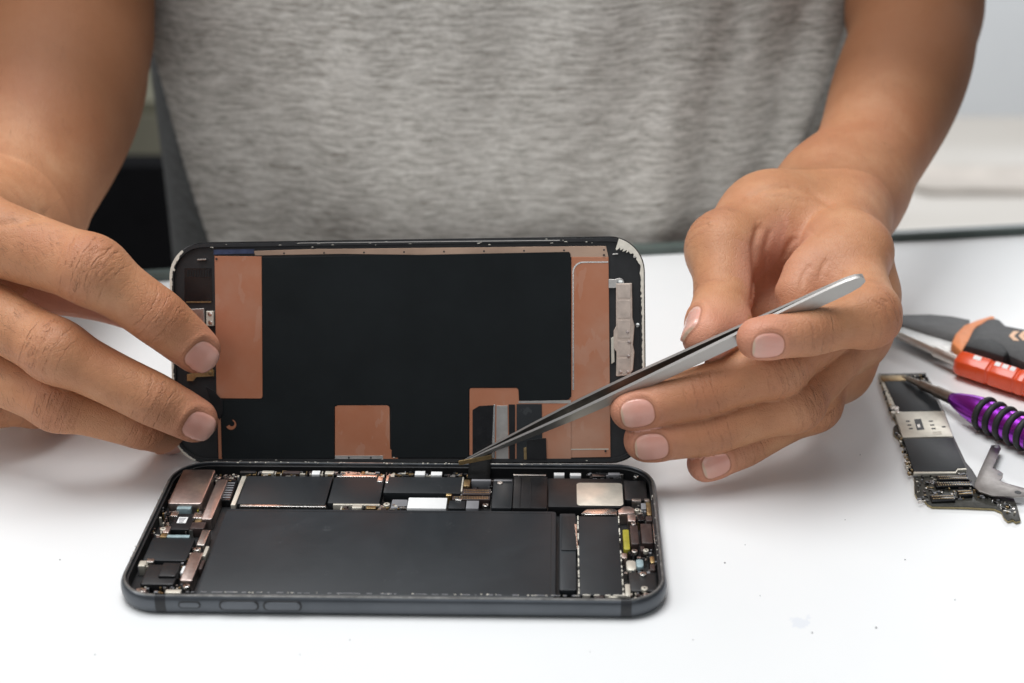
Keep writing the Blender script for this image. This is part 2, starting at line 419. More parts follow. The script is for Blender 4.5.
M = dict(
 anod=mat('dark_anodised_metal', (.11, .119, .132), .34, .85, .1, 60, .15, 5000),
 rim=mat('worn_rim_metal', (.20, .20, .195), .45, .8, .35, 400, .3, 3000),
 butn=mat('button_metal', (.125, .134, .148), .32, .85, .08, 60),
 band=mat('antenna_plastic', (.012, .013, .016), .45, 0),
 blackp=mat('black_plastic', (.012, .012, .013), .45, 0, .3, 300, .2, 2500),
 blackg=mat('glossy_black', (.008, .008, .009), .22, 0, .3, 200),
 ribbon=mat('matt_black_ribbon', (.007, .007, .007), .75, 0, .2, 250, spec=.12),
 flex=mat('black_flex_film', (.010, .010, .011), .42, 0, .3, 250, .15, 900, spec=.3),
 graph=mat('graphite_film', (.020, .022, .025), .48, 0, .18, 45, .25, 2200, spec=.4),
 graphd=mat('dark_graphite_film', (.008, .010, .011), .55, 0, .2, 40, .22, 2600, spec=.14),
 batt=None,
 silver=mat('brushed_steel', (.62, .58, .54), .33, 1, .1, 350, .15, 3000),
 bright=mat('bright_steel', (.80, .78, .74), .25, 1, .1, 350, .1, 3000),
 nickel=mat('pinkish_nickel', (.60, .50, .46), .36, 1, .12, 500, .25, 2600),
 cream=mat('cream_metal_plate', (.66, .62, .53), .42, .45, .14, 160, .15, 2200),
 gold=mat('gold_contacts', (.62, .45, .22), .35, 1, .2, 700),
 brass=mat('tarnished_brass', (.34, .24, .12), .4, .9, .3, 700),
 white=mat('white_label', (.80, .80, .79), .55, 0, .04, 120),
 brownp=mat('dark_brown_resin', (.05, .033, .03), .35, 0, .3, 300),
 grey=mat('grey_pad', (.20, .20, .21), .55, 0, .15, 200),
 yellow=mat('yellow_tape', (.34, .30, .03), .45, 0, .2, 300),
 teal=mat('blue_grey_seal', (.30, .40, .42), .4, 0, .3, 500),
 chair=mat('black_upholstery', (.006, .006, .007), .85, 0, .2, 60, spec=.1),
 copper=None, glue=mat('dried_adhesive', (.70, .66, .57), .6, 0, .12, 700, .5, 3000),
 pcb=mat('dark_circuit_board', (.035, .034, .028), .38, 0, .5, 900, .25, 3000),
 pcbe=mat('board_edge_laminate', (.33, .26, .12), .5, 0, .25, 900),
 purple=None, rubber=mat('black_rubber', (.018, .018, .018), .6, 0, .2, 300, .3, 2500),
 shaft=mat('dull_steel', (.33, .29, .25), .38, 1, .2, 300),
 red=mat('orange_red_plastic', (.72, .075, .015), .30, 0, .08, 80, .1, 1500, coat=.3),
 orange=mat('orange_plastic', (.80, .27, .09), .5, 0, .1, 150, .2, 2000),
 knifeh=mat('charcoal_grip', (.035, .034, .034), .55, 0, .3, 400, .5, 2200),
 blade=mat('dark_coated_blade', (.07, .068, .066), .5, .3, .2, 90, .2, 2500),
 bevel=mat('satin_blade_edge', (.50, .49, .47), .42, .8, .12, 300),
 pale=mat('pale_orange_mark', (.80, .50, .32), .55, 0, .05, 150),
 chip=mat('grey_metal_bracket', (.30, .28, .265), .42, 1, .22, 160, .2, 2000),
)
def copper_mat():
    t = NT('copper_toned_shield'); v = t.coord()
    f = t.noise(28, 5, .6, v)
    c = t.ramp(f, [(.3, (.50, .178, .088)), (.5, (.53, .225, .13)), (.70, (.55, .30, .205))])
    st = t.noise(160, 3, .6, t.coord((1, 1, .06))); c = t.mix(t.math('MULTIPLY', t.math('GREATER_THAN', st, .60), .16), c, (.62, .45, .36)); c = t.mix(t.math('MULTIPLY', t.math('GREATER_THAN', t.noise(240, 4, .7, v), .66), .10), c, (.36, .15, .085))
    t.l(c, t.b.inputs['Base Color']); t.b.inputs['Metallic'].default_value = .65
    sc = t.noise(700, 2, .5, t.coord((1, 1, .04)))
    t.l(t.math('ADD', t.math('MULTIPLY', t.noise(60, 4, .6, v), .2), .33), t.b.inputs['Roughness'])
    t.l(t.bump(sc, .10, .0001), t.b.inputs['Normal']); return t.m
M['copper'] = copper_mat()
def batt_mat(name, base, spec):
    t = NT(name); v = t.coord(); a = t.noise(26, 6, .65, v, .6); b = t.noise(700, 2, .5, t.coord((.05, 1, 1))); c = t.noise(120, 6, .7, v)
    lo = tuple(x*.8 for x in base); hi = tuple(x*1.3 for x in base)
    col = t.ramp(a, [(.35, lo), (.6, base), (.75, hi)])
    col = t.mix(t.math('MULTIPLY', t.math('GREATER_THAN', c, .66), .10), col, (.20, .21, .21))
    t.l(col, t.b.inputs['Base Color'])
    t.l(t.math('ADD', t.math('MULTIPLY', a, .35), .30), t.b.inputs['Roughness']); t.b.inputs['Specular IOR Level'].default_value = spec
    h = t.math('ADD', t.math('MULTIPLY', b, .5), t.math('ADD', t.math('MULTIPLY', t.noise(2200, 2, .5, v), .6), t.math('MULTIPLY', a, 2)))
    t.l(t.bump(h, .22, .00015), t.b.inputs['Normal']); return t.m
M['batt'] = batt_mat('battery_wrap', (.024, .028, .032), .42)
M['graph'] = batt_mat('graphite_film', (.017, .0195, .022), .36)
def purple_mat():
    t = NT('anodised_purple'); t.b.inputs['Base Color'].default_value = (.36, .045, .58, 1); t.b.inputs['Metallic'].default_value = .9
    t.l(t.math('ADD', t.math('MULTIPLY', t.noise(400, 3), .12), .22), t.b.inputs['Roughness']); return t.m
M['purple'] = purple_mat()
def steel_brushed():
    t = NT('tweezer_steel'); v = t.coord((1, 1, 1), kind='UV')
    t.b.inputs['Metallic'].default_value = 1; 
    f = t.noise(60, 4, .6, t.coord((1, 90, 1), kind='UV'))
    t.l(t.ramp(f, [(.3, (.34, .325, .31)), (.7, (.46, .445, .425))]), t.b.inputs['Base Color'])
    t.l(t.math('ADD', t.math('MULTIPLY', f, .18), .32), t.b.inputs['Roughness'])
    t.l(t.bump(f, .08, .0001), t.b.inputs['Normal']); return t.m
M['tweezer'] = steel_brushed()
def table_mat():
    t = NT('white_laminate'); v = t.coord()
    big = t.noise(9, 4, .6, v)
    base = t.ramp(big, [(.3, (.80, .812, .81)), (.7, (.825, .835, .832))])
    # a few faint scuffs and specks of grime
    vo = t.n('ShaderNodeTexVoronoi'); vo.inputs['Scale'].default_value = 26; t.l(v, vo.inputs['Vector'])
    sp = t.math('LESS_THAN', vo.outputs['Distance'], .020)
    gate = t.math('GREATER_THAN', t.noise(12, 2, .5, v), .60)
    base = t.mix(t.math('MULTIPLY', t.math('MULTIPLY', sp, gate), .75), base, (.12, .12, .13))
    sm = t.math('MULTIPLY', t.math('GREATER_THAN', t.noise(35, 5, .65, v), .72), .12)
    base = t.mix(sm, base, (.45, .50, .62))
    P_ = at_z(800, 622, 0)*MM; gm = t.n('ShaderNodeVectorMath', operation='DISTANCE'); t.l(v, gm.inputs[0]); gm.inputs[1].default_value = tuple(P_)
    sme = t.math('MULTIPLY', t.math('LESS_THAN', t.math('ADD', gm.outputs['Value'], t.math('MULTIPLY', t.noise(260, 5, .7, v), .016)), .0105), .22)
    base = t.mix(sme, base, (.45, .52, .66))
    t.l(base, t.b.inputs['Base Color'])
    t.l(t.math('ADD', t.math('MULTIPLY', t.noise(40, 5, .6, v), .16), .30), t.b.inputs['Roughness'])
    t.b.inputs['Specular IOR Level'].default_value = .38
    t.l(t.bump(t.noise(350, 4, .6, v), .06, .0002), t.b.inputs['Normal']); return t.m
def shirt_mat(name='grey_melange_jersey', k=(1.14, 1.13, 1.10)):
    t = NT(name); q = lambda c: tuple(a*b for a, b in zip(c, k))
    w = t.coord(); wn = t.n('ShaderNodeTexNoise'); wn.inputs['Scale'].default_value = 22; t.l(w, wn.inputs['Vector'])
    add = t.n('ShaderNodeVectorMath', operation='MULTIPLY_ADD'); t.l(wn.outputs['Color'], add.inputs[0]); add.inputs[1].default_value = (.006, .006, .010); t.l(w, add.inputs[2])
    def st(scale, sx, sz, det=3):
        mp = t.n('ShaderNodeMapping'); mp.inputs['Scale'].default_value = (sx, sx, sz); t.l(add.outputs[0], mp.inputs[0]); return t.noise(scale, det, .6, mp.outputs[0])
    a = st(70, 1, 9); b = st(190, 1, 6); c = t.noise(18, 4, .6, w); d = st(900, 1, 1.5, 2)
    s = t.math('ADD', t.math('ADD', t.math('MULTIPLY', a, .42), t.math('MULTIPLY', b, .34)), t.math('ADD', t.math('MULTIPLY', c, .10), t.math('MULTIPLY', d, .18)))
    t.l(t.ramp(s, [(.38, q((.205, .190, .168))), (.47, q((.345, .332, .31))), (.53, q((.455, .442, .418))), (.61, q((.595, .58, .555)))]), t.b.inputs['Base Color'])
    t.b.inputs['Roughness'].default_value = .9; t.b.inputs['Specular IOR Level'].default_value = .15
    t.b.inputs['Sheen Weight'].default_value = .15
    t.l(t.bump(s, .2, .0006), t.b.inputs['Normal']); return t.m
def skin_mat():
    t = NT('skin'); v = t.coord()
    N = t.n('ShaderNodeAttribute', attribute_name='nailcoord'); Cc = t.n('ShaderNodeAttribute', attribute_name='creasecoord'); Rt = t.n('ShaderNodeAttribute', attribute_name='tipradius')
    sn = t.n('ShaderNodeSeparateXYZ'); t.l(N.outputs['Vector'], sn.inputs[0]); s, lat, dr = sn.outputs
    sc = t.n('ShaderNodeSeparateXYZ'); t.l(Cc.outputs['Vector'], sc.inputs[0]); o1, o2, cs = sc.outputs
    o = t.math('MINIMUM', t.math('ABSOLUTE', o1), t.math('ABSOLUTE', o2))
    rt = t.math('MAXIMUM', Rt.outputs['Fac'], .5)
    mp = lambda x, a, b: (lambda nd: (t.l(x, nd.inputs['Value']), setattr(nd, 'interpolation_type', 'SMOOTHSTEP'), nd.inputs.__getitem__('From Min').__setattr__('default_value', a), nd.inputs.__getitem__('From Max').__setattr__('default_value', b), nd.outputs[0])[-1])(t.n('ShaderNodeMapRange'))
    # --- colour of the skin: mottling, redder finger ends and joints, pinker palm side
    m1 = t.noise(55, 6, .65, v); m2 = t.noise(420, 4, .6, v)
    base = t.ramp(m1, [(.28, (.44, .195, .095)), (.5, (.515, .24, .12)), (.72, (.585, .305, .165))])
    base = t.mix(t.math('MULTIPLY', mp(m2, .50, .75), .14), base, (.33, .13, .06))
    tipred = t.math('MULTIPLY', mp(s, 24, 3), mp(rt, 1, 3))
    base = t.mix(t.math('MULTIPLY', tipred, .62), base, (.66, .29, .20))
    knr = t.math('MULTIPLY', t.math('MULTIPLY', mp(t.math('ABSOLUTE', o), 8, 1), mp(cs, .1, .7)), .40)
    base = t.mix(knr, base, (.40, .165, .09))
    palm = t.math('MULTIPLY', mp(dr, -.1, -.8), t.math('MULTIPLY', mp(rt, 1, 3), .5))
    base = t.mix(palm, base, (.66, .33, .25))
    big = t.noise(22, 3, .55, v); base = t.mix(t.math('MULTIPLY', mp(big, .45, .7), .38), base, (.44, .155, .075))
    br = t.n('ShaderNodeAttribute', attribute_name='tanned_shaded'); base = t.mix(t.math('MULTIPLY', br.outputs['Fac'], .9), base, (.165, .062, .023))  # forearm tan, deepened so the colour also carries shade
    pk = t.n('ShaderNodeAttribute', attribute_name='palmskin')
    base = t.mix(t.math('MULTIPLY', pk.outputs['Fac'], .75), base, (.60, .29, .20))
    # --- wrinkles: thin wavy lines across the joints (height only), with the darker skin that sits in them
    wv = t.noise(150, 2, .5, v); wv2 = t.noise(520, 2, .5, v); brk = mp(t.noise(420, 2, .5, v), .38, .62); bow = t.math('MULTIPLY', t.math('MULTIPLY', lat, lat), .03)
    lines = None
    for off, am in ((o1, .7), (o2, 1.0)):
        sg = t.math('MULTIPLY', t.math('DIVIDE', off, 6.0), bow)
        oo = t.math('ADD', t.math('SUBTRACT', off, sg), t.math('ADD', t.math('MULTIPLY', t.math('SUBTRACT', wv, .5), 2.6), t.math('MULTIPLY', t.math('SUBTRACT', wv2, .5), .7)))
        fine = t.math('ABSOLUTE', t.math('SUBTRACT', t.math('FRACT', t.math('MULTIPLY', oo, .75)), .5))
        deep = t.math('ABSOLUTE', t.math('SUBTRACT', t.math('FRACT', t.math('ADD', t.math('MULTIPLY', oo, .36), .31)), .5))
        zone = t.math('MULTIPLY', mp(t.math('ABSOLUTE', off), 8.5, 2.5), mp(cs, .1, .7))
        ll = t.math('MULTIPLY', t.math('MULTIPLY', zone, am), t.math('ADD', t.math('MULTIPLY', mp(fine, .20, .0), t.math('MULTIPLY', brk, .28)), t.math('MULTIPLY', mp(deep, .15, .0), t.math('ADD', .2, t.math('MULTIPLY', brk, .5)))))
        lines = ll if lines is None else t.math('MAXIMUM', lines, ll)
    base = t.mix(t.math('MULTIPLY', lines, .36), base, (.20, .08, .04))
    # --- nail: shape in finger coordinates
    ln = t.math('MULTIPLY', rt, .74)
    ta = t.math('ABSOLUTE', t.math('DIVIDE', t.math('SUBTRACT', t.math('SUBTRACT', s, 1.3), ln), ln))
    la = t.math('ABSOLUTE', t.math('DIVIDE', lat, t.math('MULTIPLY', rt, .68)))
    e = t.math('POWER', t.math('ADD', t.math('POWER', ta, 2.7), t.math('POWER', la, 2.7)), 1/2.7)
    up = t.math('MULTIPLY', mp(dr, .05, .3), mp(rt, 1, 3))
    nail = t.math('MULTIPLY', mp(e, 1.0, .95), up)
    free = mp(s, 2.5, 1.8); lun = mp(t.math('ADD', s, t.math('MULTIPLY', t.math('MULTIPLY', lat, lat), .09)), t_l := 11.2, 12.6)
    ncol = t.mix(m1, (.70, .325, .255), (.76, .41, .325))
    ncol = t.mix(t.math('MULTIPLY', mp(s, 7, 2.5), .35), ncol, (.74, .48, .39))
    ncol = t.mix(t.math('MULTIPLY', lun, .35), ncol, (.78, .56, .47))
    ncol = t.mix(t.math('MULTIPLY', free, .75), ncol, (.56, .44, .31))
    cut = t.math('MULTIPLY', t.math('MULTIPLY', mp(t.math('ABSOLUTE', t.math('SUBTRACT', e, 1.02)), .085, .01), up), .55)
    base = t.mix(cut, base, (.33, .13, .075))
    col = t.mix(nail, base, ncol)
    t.l(col, t.b.inputs['Base Color'])
    t.l(t.math('SUBTRACT', t.math('ADD', t.math('ADD', .43, t.math('MULTIPLY', br.outputs['Fac'], .16)), t.math('MULTIPLY', t.noise(300, 3, .6, v), .12)), t.math('MULTIPLY', nail, .27)), t.b.inputs['Roughness'])
    t.b.inputs['Specular IOR Level'].default_value = .36
    t.l(t.math('MULTIPLY', nail, .5), t.b.inputs['Coat Weight']); t.b.inputs['Coat Roughness'].default_value = .22
    t.b.inputs['Subsurface Weight'].default_value = .12; t.b.inputs['Subsurface Scale'].default_value = .0016
    t.b.inputs['Subsurface Radius'].default_value = (1, .38, .2)
    vo = t.n('ShaderNodeTexVoronoi', feature='DISTANCE_TO_EDGE'); vo.inputs['Scale'].default_value = 1050; t.l(v, vo.inputs['Vector'])
    vo2 = t.n('ShaderNodeTexVoronoi', feature='DISTANCE_TO_EDGE'); vo2.inputs['Scale'].default_value = 420; t.l(v, vo2.inputs['Vector'])
    cell = t.math('ADD', t.math('MULTIPLY', mp(vo.outputs['Distance'], 0, .18), .5), t.math('MULTIPLY', mp(vo2.outputs['Distance'], 0, .10), .5))
    hgt = t.math('ADD', t.math('MULTIPLY', cell, t.math('SUBTRACT', 1, nail)), t.math('MULTIPLY', t.noise(140, 4, .6, v), 1.4))
    b1 = t.bump(hgt, .5, .00018)
    b2 = t.bump(t.math('MULTIPLY', lines, -1), .6, .0005, b1)
    t.l(b2, t.b.inputs['Normal']); return t.m

# ---------------------------------------------------------------- object helpers
def setp(o, label=None, cat=None, group=None, kind=None):
    for k, v in (('label', label), ('category', cat), ('group', group), ('kind', kind)):
        if v: o[k] = v
    return o
def thing(name, label, cat, loc, group=None):
    o = bpy.data.objects.new(name, None); COL.objects.link(o); o.location = Vector(np.array(loc)*MM); o.empty_display_size = .01
    return setp(o, label, cat, group)
def emit(name, bm, m, parent=None, smooth=None, bevel=0):
    """Link a bmesh (millimetres, world axes) as one object under parent."""
    bmesh.ops.remove_doubles(bm, verts=bm.verts, dist=1e-5)
    if bevel:
        ed = [e for e in bm.edges if len(e.link_faces) == 2 and e.calc_face_angle(0) > .6]
        bmesh.ops.bevel(bm, geom=ed, offset=bevel, segments=2, profile=.5, affect='EDGES', clamp_overlap=True)
    bmesh.ops.recalc_face_normals(bm, faces=bm.faces)
    me = bpy.data.meshes.new(name)
    org = Vector((0, 0, 0))
    if parent is not None:
        p = parent
        while p is not None: org = org+p.location; p = p.parent
    for v in bm.verts: v.co = v.co*MM-org
    bm.to_mesh(me); bm.free()
    for x in (m if isinstance(m, (list, tuple)) else [m]): me.materials.append(x)
    if smooth is not None:
        me.polygons.foreach_set('use_smooth', np.ones(len(me.polygons), bool)); me.set_sharp_from_angle(angle=math.radians(smooth))
    o = bpy.data.objects.new(name, me); COL.objects.link(o)
    if parent is not None: o.parent = parent
    return o
def add_prism(bm, pts, z0, z1, fr=None, mi=0):
    """Polygon (x, y) raised from z0 to z1; fr = (origin, ex, ey, en) puts it on another plane."""
    o, ex, ey, en = fr if fr else (np.zeros(3), np.array([1., 0, 0]), np.array([0., 1, 0]), np.array([0., 0, 1]))
    lo = [bm.verts.new(o+ex*x+ey*y+en*z0) for x, y in pts]; hi = [bm.verts.new(o+ex*x+ey*y+en*z1) for x, y in pts]
    fs = [bm.faces.new(hi), bm.faces.new(lo[::-1])]
    for i in range(len(pts)):
        j = (i+1) % len(pts); fs.append(bm.faces.new((lo[i], lo[j], hi[j], hi[i])))
    for f in fs: f.material_index = mi
    return fs
def rrect(x0, y0, x1, y1, r=0, n=5):
    if x1 < x0: x0, x1 = x1, x0
    if y1 < y0: y0, y1 = y1, y0
    r = min(r, (x1-x0)/2-1e-3, (y1-y0)/2-1e-3)
    if r <= 0: return [(x0, y0), (x1, y0), (x1, y1), (x0, y1)]
    out = []
    for cx, cy, a in ((x1-r, y0+r, -90), (x1-r, y1-r, 0), (x0+r, y1-r, 90), (x0+r, y0+r, 180)):
        for k in range(n+1):
            t = math.radians(a+90*k/n); out.append((cx+r*math.cos(t), cy+r*math.sin(t)))
    return out
def add_disc(bm, c, r, z0, z1, fr=None, n=18, mi=0):
    return add_prism(bm, [(c[0]+r*math.cos(2*math.pi*k/n), c[1]+r*math.sin(2*math.pi*k/n)) for k in range(n)], z0, z1, fr, mi)
def add_lathe(bm, a, b, prof, n=32, mi=0, flatn=0):
    """Revolve (distance along a->b, radius) pairs."""
    a, b = np.array(a, float), np.array(b, float); t = unit(b-a); u = unit(np.cross(t, [0, 0, 1.])); w = np.cross(u, t)
    rings = []
    for s, r in prof:
        rings.append([bm.verts.new(a+t*s+(u*math.cos(2*math.pi*k/n)+w*math.sin(2*math.pi*k/n))*r) for k in range(n)])
    for i in range(len(rings)-1):
        for k in range(n):
            f = bm.faces.new((rings[i][k], rings[i][(k+1) % n], rings[i+1][(k+1) % n], rings[i+1][k])); f.material_index = mi
    bm.faces.new(rings[0][::-1]).material_index = mi; bm.faces.new(rings[-1]).material_index = mi
def add_torus(bm, c, ax, R, r, n=40, m=14):
    ax = unit(np.array(ax)); u = unit(np.cross(ax, [0, 0, 1.])); w = np.cross(u, ax); c = np.array(c)
    g = []
    for i in range(n):
        a = 2*math.pi*i/n; d = u*math.cos(a)+w*math.sin(a)
        g.append([bm.verts.new(c+d*(R+r*math.cos(2*math.pi*k/m))+ax*r*math.sin(2*math.pi*k/m)) for k in range(m)])
    for i in range(n):
        for k in range(m): bm.faces.new((g[i][k], g[(i+1) % n][k], g[(i+1) % n][(k+1) % m], g[i][(k+1) % m]))
def B(): return bmesh.new()
# ---------------------------------------------------------------- table, room, person
WHITE = table_mat()
bm = B()
TE = [at_z(160, 281, 0), at_z(870, 243, 0)]
td = unit(TE[1]-TE[0]); tn = np.array([-td[1], td[0], 0])
def tp(u, v): p = TE[0]+td*u+tn*v; return (p[0], p[1])
add_prism(bm, [tp(-520, -640), tp(850, -640), tp(850, 0), tp(-520, 0)], -25, 0)
table = thing('work_table', 'white laminate work table under the opened phone and tools', 'table', (0, 0, 0))
emit('table_top', bm, WHITE, table, bevel=.8)
bm = B(); add_prism(bm, [tp(-520, .4), tp(850, .4), tp(850, 7), tp(-520, 7)], -26, 3.2)
emit('edge_strip', bm, mat('dark_green_edge', (.085, .11, .10), .35, 0, .2, 60), table, bevel=.8)
for u, v in ((-480, -600), (810, -600), (-480, -40), (810, -40)):
    bm = B(); q = tp(u, v); add_prism(bm, rrect(q[0]-18, q[1]-18, q[0]+18, q[1]+18, 4), -748, -25.5); emit('leg', bm, M['silver'], table)
FLZ = -750
bm = B(); add_prism(bm, [(-6000, -1500), (6000, -1500), (6000, 7000), (-6000, 7000)], FLZ-20, FLZ)
t = NT('pale_floor'); f = t.noise(1.6, 3, .5, t.coord((1, 3, 1)))
t.l(t.ramp(f, [(.35, (.50, .47, .43)), (.65, (.58, .555, .52))]), t.b.inputs['Base Color']); t.b.inputs['Roughness'].default_value = .5
setp(emit('floor', bm, t.m), kind='structure')
bm = B(); add_prism(bm, [(-6000, 3050), (6000, 3050), (6000, 3150), (-6000, 3150)], FLZ, 2400)
setp(emit('wall', bm, mat('pale_blue_wall', (.66, .69, .72), .6, 0, .05, 1)), 'pale bluish white wall far behind the seated person', 'wall', kind='structure')
# low things far behind, out of focus
bm = B(); add_prism(bm, rrect(760, 2480, 1120, 2640, 40), FLZ+.5, FLZ+14)
setp(emit('floor_mat', bm, mat('brown_mat', (.48, .44, .40), .9, 0, .2, 9)), 'brown mat on the pale floor behind the right arm', 'mat')
cb = thing('low_cabinet', 'olive grey cabinet behind the left elbow', 'cabinet', (-700, 2000, FLZ))
bm = B(); add_prism(bm, rrect(-1150, 2000, -250, 2400, 10), FLZ, FLZ+330); emit('body', bm, mat('olive_paint', (.22, .21, .15), .6, 0, .2, 4), cb)
for x in (-1100, -690):
    bm = B(); add_prism(bm, rrect(x, 1990, x+390, 1999, 3), FLZ+20, FLZ+310); emit('door', bm, mat('olive_door', (.26, .25, .19), .5, 0, .2, 4), cb)
st = thing('chair', 'black chair standing beside the person behind the left forearm', 'chair', (-480, 1150, FLZ))
bm = B(); add_prism(bm, rrect(-760, 1080, -240, 1120, 25), -520, -232); emit('backrest', bm, M['chair'], st, bevel=8)
bm = B(); add_prism(bm, rrect(-760, 1120, -240, 1520, 40), -520, -470); emit('seat', bm, M['chair'], st, bevel=8)
for x, y in ((-730, 1150), (-270, 1150), (-730, 1490), (-270, 1490)):
    bm = B(); add_lathe(bm, (x, y, FLZ), (x, y, -515), [(0, 13), (234, 13)], 12); emit('leg', bm, M['blackp'], st)
BODY_H = 1.3
me = build_body(BODY_H)
me.materials.append(skin_mat())
person = bpy.data.objects.new('person', me); COL.objects.link(person)
setp(person, 'person in grey t-shirt holding the phone screen and tweezers over the table', 'person')
# short dark hairs on the backs of the fingers and the forearms
bm = B(); rnd = np.random.RandomState(3); v_, n_, f_ = BODY['v'], BODY['n'], BODY['fid']
def hairs(idx, k, d, L, w=.024):
    if len(idx) == 0: return
    for i in rnd.choice(idx, k):
        p, nn = v_[i], n_[i]; t = d(i)+rnd.normal(0, .35, 3); t = unit(t-(t@nn)*nn); l = rnd.uniform(*L); s = np.cross(nn, t)*w
        a, b, c = p, p+t*l*.5+nn*l*.16, p+t*l+nn*l*.14
        q = [bm.verts.new(x) for x in (a-s, a+s, b+s*.7, b-s*.7, c)]
        bm.faces.new((q[0], q[1], q[2], q[3])); bm.faces.new((q[3], q[2], q[4]))
A_n, A_c = BODY['A_n'], BODY['A_c']
for q in (0, 1, 2, 6, 7):
    ax = unit((LH if q < 5 else RH).f[q % 5].P[-1]-(LH if q < 5 else RH).f[q % 5].P[0])
    ii = np.where((f_ == q) & (A_c[:, 2] > .45) & (A_c[:, 1] > 9) & (A_c[:, 1] < 30))[0]
    hairs(ii, 90 if q < 5 else 20, lambda i: ax*.8+np.array([.1, 0, -.6]), (2.0, 4.5))
    ii = np.where((f_ == q) & (A_c[:, 2] > .5) & (A_c[:, 0] > 6) & (A_c[:, 0] < 14))[0]
    hairs(ii, 12, lambda i: ax*.8+np.array([.1, 0, -.6]), (1.2, 2.4), .018)
for C0 in (ARM_L, ARM_R):
    d = np.linalg.norm(v_[:, None, :]-C0.P[None, ::3], axis=2).min(1); ii = np.where((d < 45) & (f_ < 0) & (n_@TOW > .05))[0]
    ax = unit(C0.P[0]-C0.P[-1]); hairs(ii, 260, lambda i: ax*.7+np.array([.3, 0, -.3]), (3, 7), .022)
emit('body_hair', bm, mat('dark_hair', (.02, .012, .008), .5, 0, .2, 300), person)['kind'] = 'stuff'
# shirt: front panel hanging in a fold over the sides
def shirt_point(a, z):
    """a = angle from the front, z = height (mm)."""
    k = np.clip((z-280)/130, 0, 1)
    A, Bd, cy = 190-70*k*k-30*k, 136-50*k*k-15*k, 428-36*k
    ca, sa = math.sin(a), -math.cos(a)
    p = 2.7
    r = (abs(ca)**p+abs(sa)**p)**(-1/p)
    x, y = 18+10*k+A*r*ca, cy+Bd*r*sa
    if sa < 0:
        # free front panel: it stands forward of the sides between two slanting folds
        xl = -129-25*np.clip(z/100, -.6, 1.8); xr = 153+35*np.clip(z/100, -.6, 1.6)
        f = sstep(xl-1, xl+6, x)*(1-sstep(xr-9, xr+2, x))*(1-sstep(150, 260, z))
        y -= 38*f
        y += 2.2*math.sin(x*.055+z*.012)*math.sin(z*.02+1.0)+1.3*math.sin(x*.11-z*.03+.6)
        y += (4.2*math.exp(-((x-108-z*.16)/9)**2)-2.6*math.exp(-((x-88-z*.12)/13)**2)+2.6*math.exp(-((x-136-z*.2)/8)**2))*(1-k)*(1-sstep(110, 220, z))
        y += 3.4*math.exp(-((x+78-z*.25)/11)**2)*(1-k)-2.5*math.exp(-((x-10-z*.4)/18)**2)*(1-k)
    return (x, y, z-28*k*abs(ca)**2)
bm = B(); NA, zz = 640, list(np.linspace(-165, 410, 150))
rings = [[bm.verts.new(shirt_point(2*math.pi*i/NA, z)) for i in range(NA)] for z in zz]
for a in range(len(rings)-1):
    for i in range(NA): bm.faces.new((rings[a][i], rings[a][(i+1) % NA], rings[a+1][(i+1) % NA], rings[a+1][i]))
SH = shirt_mat(); SIDE = shirt_mat('shaded_side_jersey', (.24, .255, .265))  # second copy of the jersey, darkened to paint shade on the left side
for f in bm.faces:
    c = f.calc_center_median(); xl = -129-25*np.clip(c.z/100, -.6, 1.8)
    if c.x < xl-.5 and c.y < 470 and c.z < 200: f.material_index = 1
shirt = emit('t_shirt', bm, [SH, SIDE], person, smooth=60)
md = shirt.modifiers.new('thick', 'SOLIDIFY'); md.thickness = .0012; md.offset = -1
for c, sg in ((UP_L, -1), (UP_R, 1)):
    a, b = c.P[-1], c.P[0]; t0 = unit(b-a)
    bm = B(); n = 40; rr = []
    for s, r in ((-20, 60), (20, 66), (70, 64), (120, 62), (150, 63), (150, 61), (118, 59)):
        u = unit(np.cross(t0, [0, 1., 0])); w = np.cross(u, t0)
        rr.append([bm.verts.new(a+t0*s+(u*math.cos(2*math.pi*k/n)+w*math.sin(2*math.pi*k/n))*(r+1.5*math.sin(3*k*2*math.pi/n+s*.05))) for k in range(n)])
    for i in range(len(rr)-1):
        for k in range(n): bm.faces.new((rr[i][k], rr[i][(k+1) % n], rr[i+1][(k+1) % n], rr[i+1][k]))
    emit('sleeve', bm, SH, person, smooth=60)
# ---------------------------------------------------------------- the opened phone: rear housing
W2, D2, RIM = 78.6, 39.25, 6.3
house = thing('phone_housing', 'open dark grey phone housing lying flat with battery and circuit parts exposed', 'phone', (0, 0, 0))
HX = .5
def outline(inset, r=12.5, n=10, W=W2, D=D2):
    return rrect(-W+inset+HX, -D+inset, W-inset+HX, D-inset, r-inset, n)
bm = B()
prof = [(2.6, .02), (1.5, .15), (.7, .6), (.25, 1.4), (.04, 2.6), (0, 3.6), (.08, 4.7), (.4, 5.6), (.75, 6.05), (1.05, RIM), (1.55, RIM), (1.72, 6.1), (1.78, 5.3), (2.3, 5.2), (2.35, 1.6)]
loops = [[bm.verts.new((x, y, z)) for x, y in outline(i)] for i, z in prof]
n = len(loops[0])
for a in range(len(loops)-1):
    for k in range(n):
        f = bm.faces.new((loops[a][k], loops[a][(k+1) % n], loops[a+1][(k+1) % n], loops[a+1][k]))
        f.material_index = 1 if 8 <= a <= 9 else (2 if a > 11 else 0)
bm.faces.new(loops[0][::-1]); bm.faces.new(loops[-1]).material_index = 2
emit('frame', bm, [M['anod'], M['rim'], M['blackp']], house, smooth=35)
